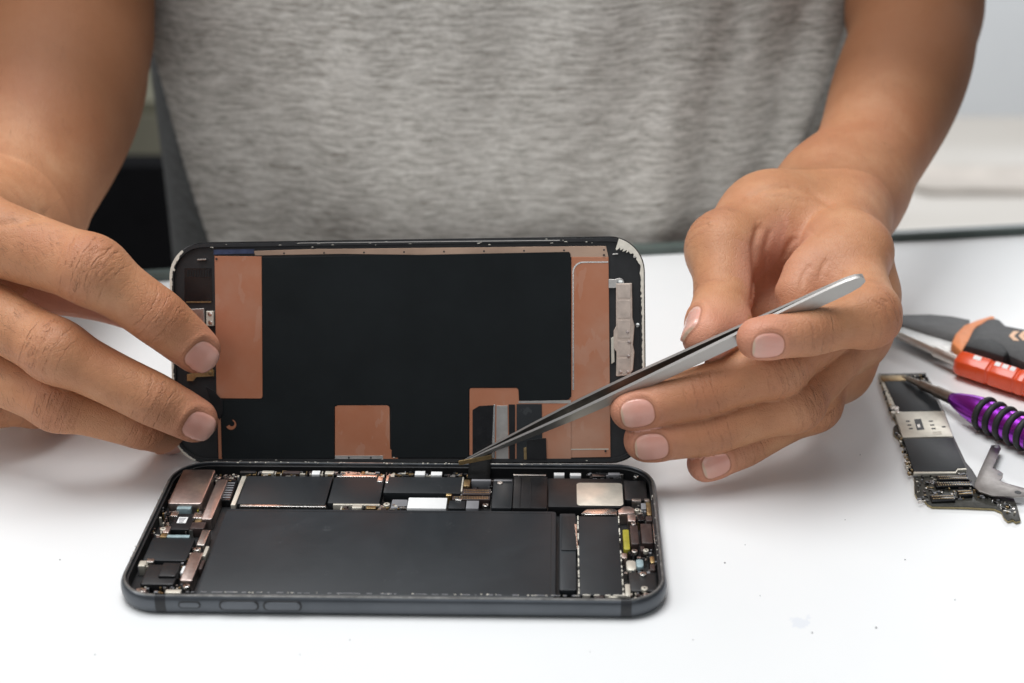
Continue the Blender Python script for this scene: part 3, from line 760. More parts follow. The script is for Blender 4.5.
for px in (160, 626):                      # antenna bands, a hair proud of the side
    x0 = at_z(px, 605, 3.7)[0]
    bm = B(); ring = []
    for x in (x0-1.5, x0+1.5):
        ring.append([bm.verts.new((x, -D2+i-.03, z)) for i, z in prof[1:11]])
    for k in range(len(ring[0])-1): bm.faces.new((ring[0][k], ring[1][k], ring[1][k+1], ring[0][k+1]))
    emit('antenna_band', bm, M['band'], house, smooth=60)
fr_side = (np.array([0, -D2, 0.]), np.array([1., 0, 0]), np.array([0, 0, 1.]), np.array([0, -1., 0]))
for nm, a, b, z0, z1, dp in (('mute_switch', 178, 201, 2.9, 4.5, .18), ('volume_button', 219, 259, 2.4, 4.9, .24), ('volume_button', 263, 302, 2.4, 4.9, .24)):
    xa, xb = at_y(a, 606, -D2)[0], at_y(b, 606, -D2)[0]
    bm = B(); add_prism(bm, rrect(xa, z0-.35, xb, z1+.35, 1.4), -.6, .06, fr_side)
    emit('button_recess', bm, M['band'], house)
    bm = B(); add_prism(bm, rrect(xa+.5, z0, xb-.5, z1, 1.2), -.3, dp, fr_side); emit(nm, bm, M['butn'], house, bevel=.1, smooth=40)
def hrect(q, z):
    p = np.array([at_z(x, y, z) for x, y in q])
    x0, x1 = p[[0, 3], 0].mean(), p[[1, 2], 0].mean(); y1, y0 = p[[0, 1], 1].mean(), p[[2, 3], 1].mean()
    return x0, y0, x1, y1
def hp(nm, q, z0, z1, m, r=.4, bevel=.12, par=None, n=3):
    """A part seen as the quad q (tl, tr, br, bl pixels of its top face) squared up on the phone's axes."""
    x0, y0, x1, y1 = hrect(q, z1); bm = B(); add_prism(bm, rrect(x0, y0, x1, y1, r, n), z0, z1)
    return emit(nm, bm, m, par or house, bevel=bevel, smooth=40)
def bb(x0, y0, x1, y1, z=5):            # pixel box whose sides lean with the phone
    def X(x, y, yr): return x
    return [(x0, y0), (x1, y0), (x1, y1), (x0, y1)]
FL = 1.6
batt = hp('battery', [(224, 508.5), (556, 511), (556, 597.5), (197, 594)], FL, 5.0, M['batt'], 1.2, .35)
hp('battery_tab', [(559, 513), (574, 514), (578, 590), (560, 590)], FL, 4.1, M['batt'], .5, .15)
hp('tab_flap', [(561, 516), (575, 516), (577.5, 550), (561.5, 550)], 4.12, 4.5, M['graph'], .3, .1)
cm = hp('camera_module', [(181.8, 468.9), (213.3, 469.6), (203.7, 504), (169.3, 503.3)], FL, 6.2, M['nickel'], .9, .3)
hp('camera_seal', [(178, 504.2), (192, 504.4), (191, 509), (177, 509)], FL, 5.2, M['teal'], .3, .1)
hp('camera_flex', [(174.5, 513.6), (193.5, 513.6), (192, 529.5), (171, 529.5)], FL, 4.6, M['flex'], .6, .15)
lab = hp('label_sticker', [(178.5, 517), (187.5, 517), (186.5, 523), (177, 523)], 4.6, 4.72, M['white'], .15, 0)
bm = B()
for k in range(4):
    x0, y0, x1, y1 = hrect([(179, 518+k*1.3), (186, 518+k*1.3), (186, 518.7+k*1.3), (179, 518.7+k*1.3)], 4.72); add_prism(bm, rrect(x0, y0, x1-.3*k, y1), 4.722, 4.74)
emit('printed_lines', bm, M['grey'], lab)
hp('long_bracket', [(214.7, 479.2), (225.7, 479.2), (214, 519.5), (203.7, 518.7)], FL, 5.4, M['nickel'], .5, .15)
hp('small_bracket', [(201.5, 529.7), (209.6, 529.7), (205.2, 545), (197, 545)], FL, 5.0, M['silver'], .3, .15)
bk = hp('antenna_bracket', [(189.8, 551.8), (200.8, 552.6), (194.2, 580.4), (181, 580.4)], FL, 5.2, M['nickel'], .4, .2)
hp('speaker_cover', [(152, 537), (196, 538), (185, 561), (143.5, 560)], FL, 4.3, M['graph'], .6, .2)
hp('speaker_seal', [(168, 534.5), (190, 535), (189, 537.5), (166, 537)], FL, 4.6, M['teal'], .2, .1)
sp = hp('speaker_box', [(148, 564.3), (181, 564.3), (174, 584.5), (140, 584)], FL, 4.9, M['blackp'], .8, .3)
hp('speaker_lid', [(162, 562.5), (180, 562.5), (176, 576), (159, 576)], 4.9, 5.7, M['blackp'], .5, .25, par=sp)
# logic-board side of the housing
hp('board_shield', [(244.8, 475.5), (332, 477), (326, 504), (239.6, 504)], FL, 4.9, M['graph'], .3, .12)
hp('board_shield', [(334, 477), (383, 477.5), (381, 503), (328, 503.5)], FL, 4.9, M['graph'], .3, .12)
hp('board_shield', [(385, 477), (462, 477), (461.5, 490), (384, 496)], FL, 4.95, M['graph'], .3, .12)
hp('shield_edge', [(240, 504.2), (326, 504.6), (326, 506.6), (239.5, 506.4)], FL, 4.8, M['bright'], .1, .08)
hp('shield_edge', [(333, 503.6), (380, 503.6), (380, 505), (333, 505)], FL, 4.8, M['cream'], .1, .08)
hp('shield_edge', [(337, 474.2), (377, 474.6), (377, 476.8), (337, 476.6)], FL, 4.9, M['bright'], .1, .08)
hp('shield_edge', [(440, 490.4), (461, 490.2), (461, 491.6), (440, 491.6)], FL, 4.9, M['cream'], .1, .08)
hp('shield_edge', [(461.7, 477), (463.3, 477), (463, 491), (461.4, 491)], FL, 4.9, M['cream'], .1, .08)
hp('gold_strip', [(240, 476), (243.3, 476), (238.5, 505), (232.5, 505)], FL, 4.7, M['cream'], .2, .1)
hp('connector', [(227, 480), (237, 480), (231, 500), (222, 500)], FL, 4.2, M['blackg'], .3, .12)
bm = B()
for k in range(7):
    x0, y0, x1, y1 = hrect([(226.5-k*.65, 482.5+k*2.4), (235-k*.8, 482.5+k*2.4), (235-k*.8, 483.6+k*2.4), (226.5-k*.65, 483.6+k*2.4)], 4.25); add_prism(bm, rrect(x0, y0, x1, y1), 4.2, 4.3)
emit('contacts', bm, M['grey'], house)
hp('label_sticker', [(408, 497.6), (446.8, 497.8), (446.4, 508.4), (407.8, 508.4)], FL, 5.0, M['white'], .2, .05)
hp('foam_pad', [(392, 499.5), (407, 499.5), (407, 508), (391, 508)], FL, 4.4, M['grey'], .3, .1)
hp('foam_pad', [(449, 500.5), (465.5, 500.5), (465, 508.3), (448.5, 508.3)], FL, 4.5, M['graph'], .2, .1)
hp('foam_pad', [(466.5, 500.6), (479, 500.6), (478.5, 508.4), (466, 508.4)], FL, 4.6, M['grey'], .2, .1)
hp('metal_tab', [(386.5, 475), (389.5, 475), (389, 482.5), (385.5, 482.5)], FL, 5.2, M['bright'], .2, .1)
hp('metal_tab', [(376, 476.5), (382, 476.5), (384, 481.5), (379, 481.5)], FL, 5.15, M['bright'], .3, .1)
def contact_strip(q, z):
    o = hp('flex_connector', q, FL, z, M['brownp'], .25, .08)
    x0, y0, x1, y1 = hrect(q, z); bm = B(); k = int((x1-x0)/.55)
    for i in range(k):
        x = x0+.7+(x1-x0-1.4)*i/(k-1)
        for y in (y0+(y1-y0)*.3, y0+(y1-y0)*.7): add_prism(bm, rrect(x-.13, y-.22, x+.13, y+.22), z, z+.1)
    emit('contacts', bm, M['gold'], o); return o
contact_strip([(463, 488.6), (490.7, 488.9), (490.6, 494.4), (462, 494)], 4.9)
contact_strip([(452.5, 496), (490, 496.2), (489.6, 499.6), (452, 499.6)], 4.8)
# right of the board: black covers and plate
hp('antenna_cover', [(493, 479), (512.5, 479), (512.5, 508), (492, 508)], FL, 4.6, M['graph'], .3, .1)
hp('antenna_cover', [(513.5, 476), (547, 477), (547.3, 508), (513.3, 508)], FL, 4.9, M['flex'], .3, .12)
hp('antenna_cover', [(548.5, 478), (622, 479), (623, 507), (548.3, 507)], FL, 4.9, M['flex'], .3, .12)
hp('cover_rib', [(519.5, 477.5), (521, 477.5), (521, 507), (519.5, 507)], 4.9, 5.05, M['flex'], .1, .05)
hp('cover_rib', [(530, 477.5), (531.5, 477.5), (531.5, 507), (530, 507)], 4.9, 5.05, M['flex'], .1, .05)
hp('cover_edge', [(513.3, 474), (546, 474.3), (546, 475.4), (513.3, 475.2)], FL, 5.0, M['silver'], .1, .05)
hp('cover_edge', [(494, 479.5), (512, 479.5), (512, 481), (494, 481)], 4.6, 4.9, M['grey'], .1, .05)
hp('round_plate', [(576.5, 482.8), (622.5, 482.8), (623, 505.5), (577, 505.5)], 4.9, 5.1, M['cream'], 1.3, .06, n=6)
hp('corner_cover', [(624, 480), (645, 481), (648, 500), (624.5, 500)], FL, 4.4, M['blackp'], .8, .2)
bm = B(); q = [(587, 509), (612, 508.4), (617, 510), (617, 514.4), (586, 514.6), (581, 513.6)]
add_prism(bm, [tuple(at_z(*p, 5.1)[:2]) for p in q], FL, 5.1); emit('white_bracket', bm, M['bright'], house, bevel=.12, smooth=40)
tap = hp('vibration_motor', [(577.8, 516.4), (618, 516.4), (622.8, 595), (579.8, 595)], FL, 5.1, M['graph'], .4, .15)
x0, y0, x1, y1 = hrect([(577.8, 516.4), (618, 516.4), (622.8, 595), (579.8, 595)], 5.1)
bm = B()
for k in range(64):                      # torn adhesive left round the motor
    s = random.choice('lrrllb'); u = random.random()
    cx, cy = {'l': (x0-.1, y0+(y1-y0)*u), 'r': (x1+.15, y0+(y1-y0)*u), 'b': (x0+(x1-x0)*u, y0-.1)}[s]
    a, b = (.18, .7) if s != 'b' else (.8, .2)
    add_prism(bm, rrect(cx-a*random.uniform(.5, 1.2), cy-b*random.uniform(.3, 1), cx+a, cy+b), 4.3, 5.12+random.uniform(-.1, .12))
emit('adhesive_trim', bm, M['glue'], tap)
bm = B(); add_prism(bm, [tuple(at_z(*p, 5.2)[:2]) for p in [(574.3, 524), (576.6, 524), (578, 549), (577, 549)]], FL, 5.2); emit('silver_spring', bm, M['bright'], house, bevel=.05)
hp('lens_block', [(630, 525), (637.6, 525), (639, 544), (630.6, 544)], FL, 5.3, M['brownp'], .4, .2)
hp('lens_block', [(640.5, 523.5), (651.5, 523.5), (653, 543), (641.5, 543)], FL, 5.4, M['brownp'], .4, .2)
hp('yellow_tape', [(622.6, 531), (629, 528), (629.6, 549), (624, 550)], FL, 4.8, M['yellow'], .5, .1)
bm = B(); q = [(618, 510), (624, 506.2), (630, 506.2), (634, 508.5), (634.5, 513), (626, 513.6), (618.5, 514)]
add_prism(bm, [tuple(at_z(*p, 5.4)[:2]) for p in q], FL, 5.4); emit('gold_bracket', bm, M['nickel'], house, bevel=.15, smooth=40)
hp('bracket_arm', [(627, 513), (635, 513), (636, 521), (628, 521)], FL, 5.0, M['nickel'], .3, .15)
hp('spring_clip', [(645.5, 500), (650, 500), (652, 515), (647, 515)], FL, 4.6, M['brass'], .3, .15)
hp('port_frame', [(632, 498.6), (641, 498.6), (641, 501), (632, 501)], FL, 5.2, M['silver'], .2, .08)
hp('port_frame', [(644.5, 498.6), (649.5, 498.6), (649.5, 501), (644.5, 501)], FL, 5.2, M['silver'], .2, .08)
hp('side_clip', [(652.6, 524), (654.6, 524), (656.5, 543), (654.5, 543)], FL, 5.2, M['bright'], .1, .08)
hp('microphone', [(625.5, 560), (635, 560), (637, 570), (627, 570)], FL, 4.6, M['cream'], 1.0, .3)
hp('microphone_seal', [(635, 559), (643, 559), (644, 567), (637, 567)], FL, 4.3, M['teal'], .8, .3)
hp('bottom_cover', [(624, 573), (655, 571), (658, 591), (634, 591)], FL, 4.2, M['blackp'], .8, .3)
hp('solder_pad', [(649.5, 556), (654, 556), (655, 562.5), (650.5, 562.5)], FL, 4.4, M['gold'], .5, .2)
hp('ground_clip', [(624.5, 584), (629.5, 584), (631, 596), (626, 596)], FL, 4.8, M['cream'], .2, .1)
def screw(px, py, z, r=.95, m='bright'):
    c = at_z(px, py, z); bm = B(); add_disc(bm, c, r, z-1.2, z, n=20)
    o = emit('screw', bm, M[m], house, bevel=.14, smooth=40)
    bm = B()
    for k in range(2): add_prism(bm, [(c[0]+(x*math.cos(k*1.571+.4)-y*math.sin(k*1.571+.4)), c[1]+(x*math.sin(k*1.571+.4)+y*math.cos(k*1.571+.4))) for x, y in rrect(-r*.5, -r*.12, r*.5, r*.12)], z, z+.03)
    emit('screw_slot', bm, M['blackp'], o)
for q in ((386.6, 504, 5.0), (485.5, 504.6, 5.0), (636, 476, 5.3), (197, 548.6, 5.4), (186.3, 585.5, 5.2), (634.5, 550.6, 5.2), (646, 550, 5.2), (643, 573.4, 4.9), (644.5, 588, 4.9), (646.5, 594.5, 4.9), (141, 590.3, 5.0), (218.5, 477.3, 4.9), (637, 509.5, 4.9), (163, 528.5, 5.0), (633.5, 523.3, 5.5), (500, 482.4, 4.9)):
    screw(*q, r=random.uniform(.8, 1.05), m=random.choice(('bright', 'silver', 'cream')))
for q in ((415, 471, 425, 475), (431, 471.6, 442, 475.2), (554, 472.6, 564.4, 475.4), (570, 473, 581, 475.6), (312, 470.6, 320, 474.4)):
    hp('rim_clip', [(q[0], q[1]), (q[2], q[1]), (q[2], q[3]), (q[0], q[3])], 4.2, 5.4, M['white'], .1, .08)
def clutter(nm, q, n, z, mats, size=(.3, 1.2), par=None, zr=.6):
    x0, y0, x1, y1 = hrect(q, z); bm = B()
    for _ in range(n):
        x, y = random.uniform(x0, x1), random.uniform(y0, y1); a, b = random.uniform(*size)/2, random.uniform(*size)/2*.7
        if random.random() < .5: a, b = b, a
        mi = random.randrange(len(mats)); h = z+random.uniform(-zr, 0)
        if random.random() < .22: add_disc(bm, (x, y), min(a, b)*1.2, FL, h, n=10, mi=mi)
        else: add_prism(bm, rrect(x-a, y-b, x+a, y+b), FL, h, mi=mi)
    o = emit(nm, bm, [M[k] for k in mats], par or house); o['kind'] = 'stuff'; return o
PAL = ('blackp', 'blackg', 'brownp', 'silver', 'cream', 'brass', 'bright', 'grey')
clutter('circuit_parts', [(163, 510), (176, 510), (168, 536), (150, 536)], 46, 4.6, PAL+('nickel', 'bright'))
clutter('circuit_parts', [(176, 472), (182, 472), (167, 508), (160, 508)], 24, 4.4, ('blackp', 'blackg', 'blackp', 'grey', 'silver'))
clutter('circuit_parts', [(192, 505), (206, 505), (204, 531), (190, 531)], 36, 4.4, PAL+('bright', 'yellow'))
clutter('circuit_parts', [(216, 473), (240, 473), (240, 480), (214, 480)], 36, 4.6, PAL+('bright',))
clutter('circuit_parts', [(142, 558), (156, 560), (146, 566), (138, 566)], 22, 4.7, PAL+('cream', 'bright'))
clutter('circuit_parts', [(138, 585), (182, 586), (180, 593), (138, 592)], 40, 4.3, PAL)
clutter('circuit_parts', [(244, 471), (400, 471.5), (400, 474.5), (243, 474.5)], 130, 4.7, PAL+('brass', 'cream'), (.4, 2.2))
clutter('circuit_parts', [(400, 471.5), (470, 471.5), (470, 476), (400, 476)], 50, 4.7, PAL+('brass', 'silver'), (.4, 1.8))
clutter('circuit_parts', [(586, 472), (622, 472.5), (622, 478), (586, 478)], 50, 4.6, ('blackp', 'blackg', 'blackp', 'grey', 'silver'), (.4, 2.2))
clutter('circuit_parts', [(462, 478), (492, 479), (491, 500), (462, 500)], 60, 4.5, PAL+('gold', 'brass'))
clutter('circuit_parts', [(340, 504), (410, 504.5), (410, 508.5), (340, 508.5)], 60, 4.6, PAL+('cream', 'brass'), (.4, 2.0))
clutter('circuit_parts', [(624, 545), (656, 545), (658, 574), (626, 574)], 60, 4.3, ('blackp', 'blackg', 'brownp', 'blackp', 'silver', 'grey'))
clutter('circuit_parts', [(632, 506), (654, 502), (655, 522), (636, 522)], 50, 4.4, PAL+('blackp', 'brownp'))
clutter('circuit_parts', [(182, 545), (200, 546), (190, 592), (176, 590)], 50, 4.3, PAL)
clutter('circuit_parts', [(580, 593), (660, 590), (656, 599), (580, 599)], 60, 4.3, ('blackp', 'brownp', 'cream', 'blackp', 'grey'))
for q in ((171, 511, 178.5, 516, 'bright', 5.0), (163.5, 526, 170, 532.5, 'nickel', 4.9), (193.5, 512.5, 203, 518, 'bright', 5.0), (195, 518.6, 201, 523, 'brass', 4.4), (191, 522, 205, 528.6, 'brownp', 4.7), (160.5, 533, 167, 537, 'brass', 4.8),
          (139, 560.5, 146, 566, 'cream', 4.9), (146.5, 558.4, 154, 562, 'silver', 4.8), (165.5, 589.4, 181, 592.8, 'cream', 4.9), (136, 588, 146, 592, 'nickel', 4.7), (181.5, 566, 185.5, 573, 'white', 5.0),
          (204, 546, 207.5, 556, 'cream', 4.8), (200, 560, 203.4, 569, 'brownp', 4.8), (240, 470.6, 256, 472.6, 'blackp', 5.2), (262, 470.6, 274, 473, 'cream', 4.9), (283, 470.8, 300, 473.2, 'brownp', 5.1), (325, 471, 334, 474, 'cream', 4.9),
          (352, 505.2, 362, 508, 'cream', 4.8), (366, 505.6, 376, 508.4, 'brass', 4.7), (446, 491.4, 452, 495.4, 'gold', 4.8), (463.5, 479.5, 470, 486, 'brass', 4.9), (471.5, 479, 491, 481, 'grey', 5.0), (455, 497, 462, 500, 'bright', 4.9),
          (592, 473, 606, 476.5, 'blackg', 5.2), (608, 472.6, 620, 475, 'grey', 5.0), (641, 503, 646, 509, 'grey', 4.9), (637.5, 514, 644.5, 520.5, 'blackg', 5.0), (646, 516, 652, 521, 'brownp', 5.0), (640.5, 546, 644.5, 551, 'brownp', 5.0), (621.5, 553, 627, 558, 'nickel', 4.8), (650, 564, 655, 570, 'brownp', 4.8), (595, 594.8, 604, 597.4, 'brownp', 4.9), (608, 594.6, 618, 597.2, 'cream', 4.8)):
    hp('small_part', [(q[0], q[1]), (q[2], q[1]), (q[2], q[3]), (q[0], q[3])], FL, q[5], M[q[4]], .3, .12)
hp('battery_seam', [(227, 510.6), (551, 512.6), (551, 513.2), (226.8, 511.2)], 4.98, 5.03, M['blackp'], 0, 0)
hp('battery_seam', [(550.2, 513), (551.2, 513), (552, 596), (550.8, 596)], 4.98, 5.03, M['blackp'], 0, 0)
bm = B()
for k in range(60):                        # ragged wrap along the battery's near edge
    x = random.uniform(-58, 55); l = random.uniform(.3, 2.2); add_prism(bm, rrect(x, -34.95, x+l, -34.75+random.uniform(0, .28), .08, 1), 4.9, 5.06+random.uniform(0, .06))
emit('torn_wrap', bm, M['grey'], house)['kind'] = 'stuff'
bm = B()
for k in range(110):                      # crumbs of old glue on the rim and along the battery
    e = random.random()
    if e < .5: x, y, z = random.uniform(-66, 66), D2-random.uniform(1.0, 1.7), RIM
    elif e < .85: x, y, z = random.uniform(-55, 62), -34.7+random.uniform(-.25, .2), 5.05
    else: x, y, z = random.choice((-1, 1))*(W2-random.uniform(1.0, 1.6)), random.uniform(-24, 26), RIM
    a = random.uniform(.08, .35); b = random.uniform(.06, .16); add_prism(bm, rrect(x-a, y-b, x+a, y+b, .04, 1), z-.2, z+random.uniform(.03, .14))
emit('glue_crumbs', bm, M['glue'], house)['kind'] = 'stuff'

# ---------------------------------------------------------------- the raised screen, seen from its back
q = (-2.1027, 42.0, 3.9, .3861, -.0648, .0401)
sex = np.array([math.cos(q[4]), math.sin(q[4]), 0]); sy = np.array([-math.sin(q[4]), math.cos(q[4]), 0]); sez = np.array([0, 0, 1.])*math.cos(q[3])+sy*math.sin(q[3])
SX = sex*math.cos(q[5])+sez*math.sin(q[5]); SY = -sex*math.sin(q[5])+sez*math.cos(q[5]); SN = np.cross(SX, SY)
SO = np.array(q[:3]); FS = (SO, SX, SY, SN)
SW, SHT = 157.4, 73.8
def sl(px, py, h=0):
    p = at_plane(px, py, SO+SN*h, SN)-SO; return (p@SX, p@SY)
screen = thing('phone_screen', 'detached phone screen propped upright showing its copper and black back', 'phone screen', SO)
bm = B(); outl = rrect(-SW/2, 0, SW/2, SHT, 11.5, 10)
add_prism(bm, outl, -1.6, 0, FS); emit('glass_panel', bm, M['blackg'], screen, bevel=.3, smooth=40)
bm = B(); ins = rrect(-SW/2+1.0, 1.0, SW/2-1.0, SHT-1.0, 10.5, 10)
lo = [bm.verts.new(SO+SX*x+SY*y+SN*.02) for x, y in rrect(-SW/2+.5, .5, SW/2-.5, SHT-.5, 11, 10)]
l1 = [bm.verts.new(SO+SX*x+SY*y+SN*1.5) for x, y in rrect(-SW/2+.6, .6, SW/2-.6, SHT-.6, 11, 10)]
l2 = [bm.verts.new(SO+SX*x+SY*y+SN*1.5) for x, y in rrect(-SW/2+1.7, 1.7, SW/2-1.7, SHT-1.7, 10, 10)]
l3 = [bm.verts.new(SO+SX*x+SY*y+SN*.5) for x, y in rrect(-SW/2+1.8, 1.8, SW/2-1.8, SHT-1.8, 10, 10)]
for a, b in ((lo, l1), (l1, l2), (l2, l3)):
    for k in range(len(a)): bm.faces.new((a[k], a[(k+1) % len(a)], b[(k+1) % len(a)], b[k]))
bm.faces.new(l3); emit('frame', bm, M['blackp'], screen, smooth=40)
def spoly(nm, px, h0, h1, m, bevel=.05, par=None):
    bm = B(); add_prism(bm, [sl(x, y, h1) for x, y in px], h0, h1, FS); return emit(nm, bm, M[m] if isinstance(m, str) else m, par or screen, bevel=bevel)
def arc(cx, cy, r, a0, a1, n=6): return [(cx+r*math.cos(math.radians(a0+(a1-a0)*k/n)), cy-r*math.sin(math.radians(a0+(a1-a0)*k/n))) for k in range(n+1)]
# metal shield in the pieces that show round the black film
spoly('shield_plate', [(214.5, 256), (261.5, 256.5), (262.5, 396)]+arc(260, 396, 2.5, 0, -90, 3)+[(216.5, 398.3)], .5, 1.05, 'copper')
spoly('shield_plate', [(254, 251), (309, 249.2), (606, 246), (608.5, 257), (571, 257), (340, 253.8), (255, 255.4)], .5, .95, mat('tan_shield_edge', (.50, .34, .25), .35, .8, .15, 60))
spoly('shield_plate', [(571.3, 257), (608.5, 257), (610.5, 457), (548, 458), (548, 404), (571.3, 397)], .5, 1.0, 'copper')
# raised border line of the right-hand shield
spoly('border_line', [(572.5, 390), (572.5, 272)]+arc(583, 272, 10.5, 180, 90, 6)+[(608.2, 261.4), (608.2, 262.6)]+arc(583.5, 272.6, 9.8, 90, 180, 6)+[(574, 390)], 1.0, 1.12, 'bright', .0)
spoly('shield_plate', [(335, 406.5)]+arc(338, 408, 2.5, 150, 90, 2)+arc(387, 408, 2.5, 90, 0, 2)+[(390, 449), (398, 457), (398, 459), (335, 459)], .5, 1.3, 'copper')
spoly('shield_lip', [(335, 455.6), (383, 455.6), (383, 459.4), (335, 459.4)], 1.0, 1.4, 'silver', .04)
spoly('shield_plate', [(469.5, 390)]+arc(471.5, 390, 2, 180, 90, 2)+arc(516.5, 390, 2, 90, 0, 2)+[(519, 401), (571, 401), (571, 459), (469.5, 459)], .5, 1.25, 'copper')
spoly('shield_lip', [(518.5, 401.2), (571, 400.2), (571, 403.4), (518.5, 403.2)], 1.0, 1.35, 'silver', .03)
# black film
film = [(262.5, 258)]+[(569, 251.8)]+arc(568, 254.5, 2.5, 60, 0, 2)+[(570.6, 396)]+arc(566.5, 396, 4, 0, -90, 3)+[(519.5, 400.4), (518.3, 389)]+arc(516, 389.4, 1.9, 0, 90, 2)+[(470.5, 387.6)]+arc(470.8, 389.5, 2, 90, 180, 2)+[(468.3, 457.5), (391.5, 457.5), (391.3, 408)]+arc(388, 407.6, 2.8, 0, 90, 2)+[(337.5, 404.8)]+arc(337.2, 407.5, 2.8, 90, 180, 2)+[(334, 458), (224, 459.5), (217.5, 452), (217.5, 400.2), (262.8, 400.2)]
spoly('graphite_film', film, .5, 1.42, 'graphd', .06)
# flex cables beside the lower tab
spoly('flex_window', [(472.5, 410), (479, 406), (495, 405), (495, 458), (472.5, 459)], 1.25, 1.34, 'blackg', .02)
spoly('silver_flex', [(496.5, 405.5), (507.5, 405.5), (508.5, 459), (496, 459)], 1.25, 1.45, 'silver', .05)
spoly('cable_edge', [(493.6, 404.5), (495.4, 404.5), (494.6, 458), (491.6, 458)], 1.25, 1.5, 'bright', .03)
spoly('black_flex', [(508.6, 404.5), (515, 404.5), (515, 459), (509.2, 459)], 1.25, 1.6, 'flex', .05)
spoly('black_flex', [(516.5, 404), (541.8, 404), (542.4, 459), (516.5, 459)], 1.25, 1.5, 'graph', .06)
spoly('black_flex', [(527, 440), (546, 438), (546.6, 459.5), (527, 459.5)], 1.5, 1.8, 'flex', .06)
spoly('cable_stub', [(523.6, 448), (526.4, 447), (526.8, 459.5), (524, 459.5)], 1.5, 1.75, 'brass', .04)
# left end
spoly('sensor_recess', [(184.5, 268), (211.5, 268), (212.5, 301.5), (184.5, 301.5)], .5, .62, 'blackg', .02)
bm = B()
for k in range(9):
    x = 187+k*2.6; add_prism(bm, [sl(a, b, .7) for a, b in ((x, 270), (x+1.5, 270), (x+1.5, 277), (x, 277))], .6, .75, FS)
emit('recess_ribs', bm, M['flex'], screen)
spoly('sensor_edge', [(186, 301.6), (211, 301.4), (211, 302.6), (186, 302.8)], .5, .9, 'brass', .02)
spoly('tape_strip', [(213.5, 249.6), (254, 249), (254, 253.6), (213.5, 254.6)], .5, 1.0, mat('blue_black_tape', (.035, .045, .09), .3, 0, .5, 250), .03)
spoly('earpiece_bracket', [(189, 309), (204, 308.3), (205, 330), (190, 331)], .5, 2.0, 'silver', .15)
spoly('earpiece_clip', [(206, 311), (213.5, 311), (213.5, 326), (206, 326)], .5, 1.9, 'cream', .2)
for px, py in ((209.8, 314), (210.2, 322.5)):
    bm = B(); add_disc(bm, sl(px, py, 2.0), .75, 1.6, 2.05, FS); emit('screw', bm, M['bright'], screen, bevel=.1, smooth=40)
spoly('copper_clip', [(187, 374.5), (200, 371), (212, 368.5), (214, 371), (214, 376), (196, 377), (193, 381), (187, 381)], .5, 1.3, 'gold', .06)
bm = B(); add_disc(bm, sl(210.4, 373, 1.4), .7, 1.3, 1.7, FS); emit('screw', bm, M['brass'], screen, bevel=.1, smooth=40)
# black flap lying over the lower left corner of the film
spoly('black_flap', [(205, 386), (214, 391), (222.5, 401), (223, 412), (219.5, 420), (214, 412)], 1.42, 1.75, 'flex', .12)
spoly('copper_strip', [(217.6, 418), (220.6, 418), (221.8, 459), (218.6, 459)], .5, 1.5, 'copper', .03)
bm = B(); c = sl(231, 424.5, 1.5)
R0, R1 = 1.75, .95; pts = [(c[0]+R0*math.cos(t), c[1]+R0*math.sin(t)) for t in np.linspace(-2.7, 1.2, 16)]+[(c[0]+.25+R1*math.cos(t), c[1]+.3+R1*math.sin(t)) for t in np.linspace(1.2, -2.7, 16)]
add_prism(bm, pts, 1.42, 1.5, FS); emit('copper_ring', bm, M['copper'], screen)
# right end
mb = spoly('module_bracket', [(616, 283.5), (632, 283), (632.5, 318), (634.6, 326), (633, 345), (634.5, 352), (633, 370), (629, 375.5), (616, 376.5), (616.5, 352), (613.6, 348), (613.6, 331), (616, 326)], .5, 2.1, mat('pale_tarnished_bracket', (.56, .46, .39), .42, .45, .22, 220, .2, 1500), .2)
bm = B()
for a, b in ((283.5, 298), (299, 318), (319, 338), (340, 356), (357, 374)): add_prism(bm, [sl(x, y, 2.1) for x, y in ((617.5, a+1), (630.5, a+1), (630.5, b), (617.5, b))], 2.09, 2.2, FS)
emit('pressed_panels', bm, mat('pale_panel', (.60, .50, .43), .4, .5, .2, 240, .2, 1500), mb, bevel=.1)
for px, py in ((627.5, 332), (629, 342), (628.5, 356), (620.5, 372), (628, 372)):
    bm = B(); add_disc(bm, sl(px, py, 2.3), .55, 2.1, 2.4, FS); emit('rivet', bm, M['nickel'], mb, bevel=.1, smooth=40)
spoly('bracket_ear', [(608.5, 279.2), (615, 279.2)]+arc(619.6, 282.5, 4.6, 120, -30, 7)+[(615, 288), (608.5, 288)], .5, 1.7, 'silver', .12)
bm = B(); add_disc(bm, sl(619.8, 282.6, 1.8), 1.0, 1.6, 1.95, FS); emit('screw', bm, M['bright'], screen, bevel=.12, smooth=40)
bm = B(); add_disc(bm, sl(637.6, 325, 1.0), .7, .5, 1.0, FS); emit('screw', bm, M['bright'], screen, bevel=.1, smooth=40)
spoly('side_bracket', [(611, 338), (614, 336.5), (614.6, 362), (611.4, 364)], .5, 1.5, 'cream', .1)
spoly('corner_latch', [(633, 256.5), (637, 255.2), (638, 256.6), (634, 258)], .5, 1.6, 'silver', .05)
spoly('corner_latch', [(612.5, 253.6), (618, 253.2), (618, 254.4), (612.5, 254.8)], .5, 1.5, 'silver', .05)
spoly('corner_latch', [(197, 259.2), (206, 258.8), (206, 260), (197, 260.4)], .5, 1.5, 'silver', .05)
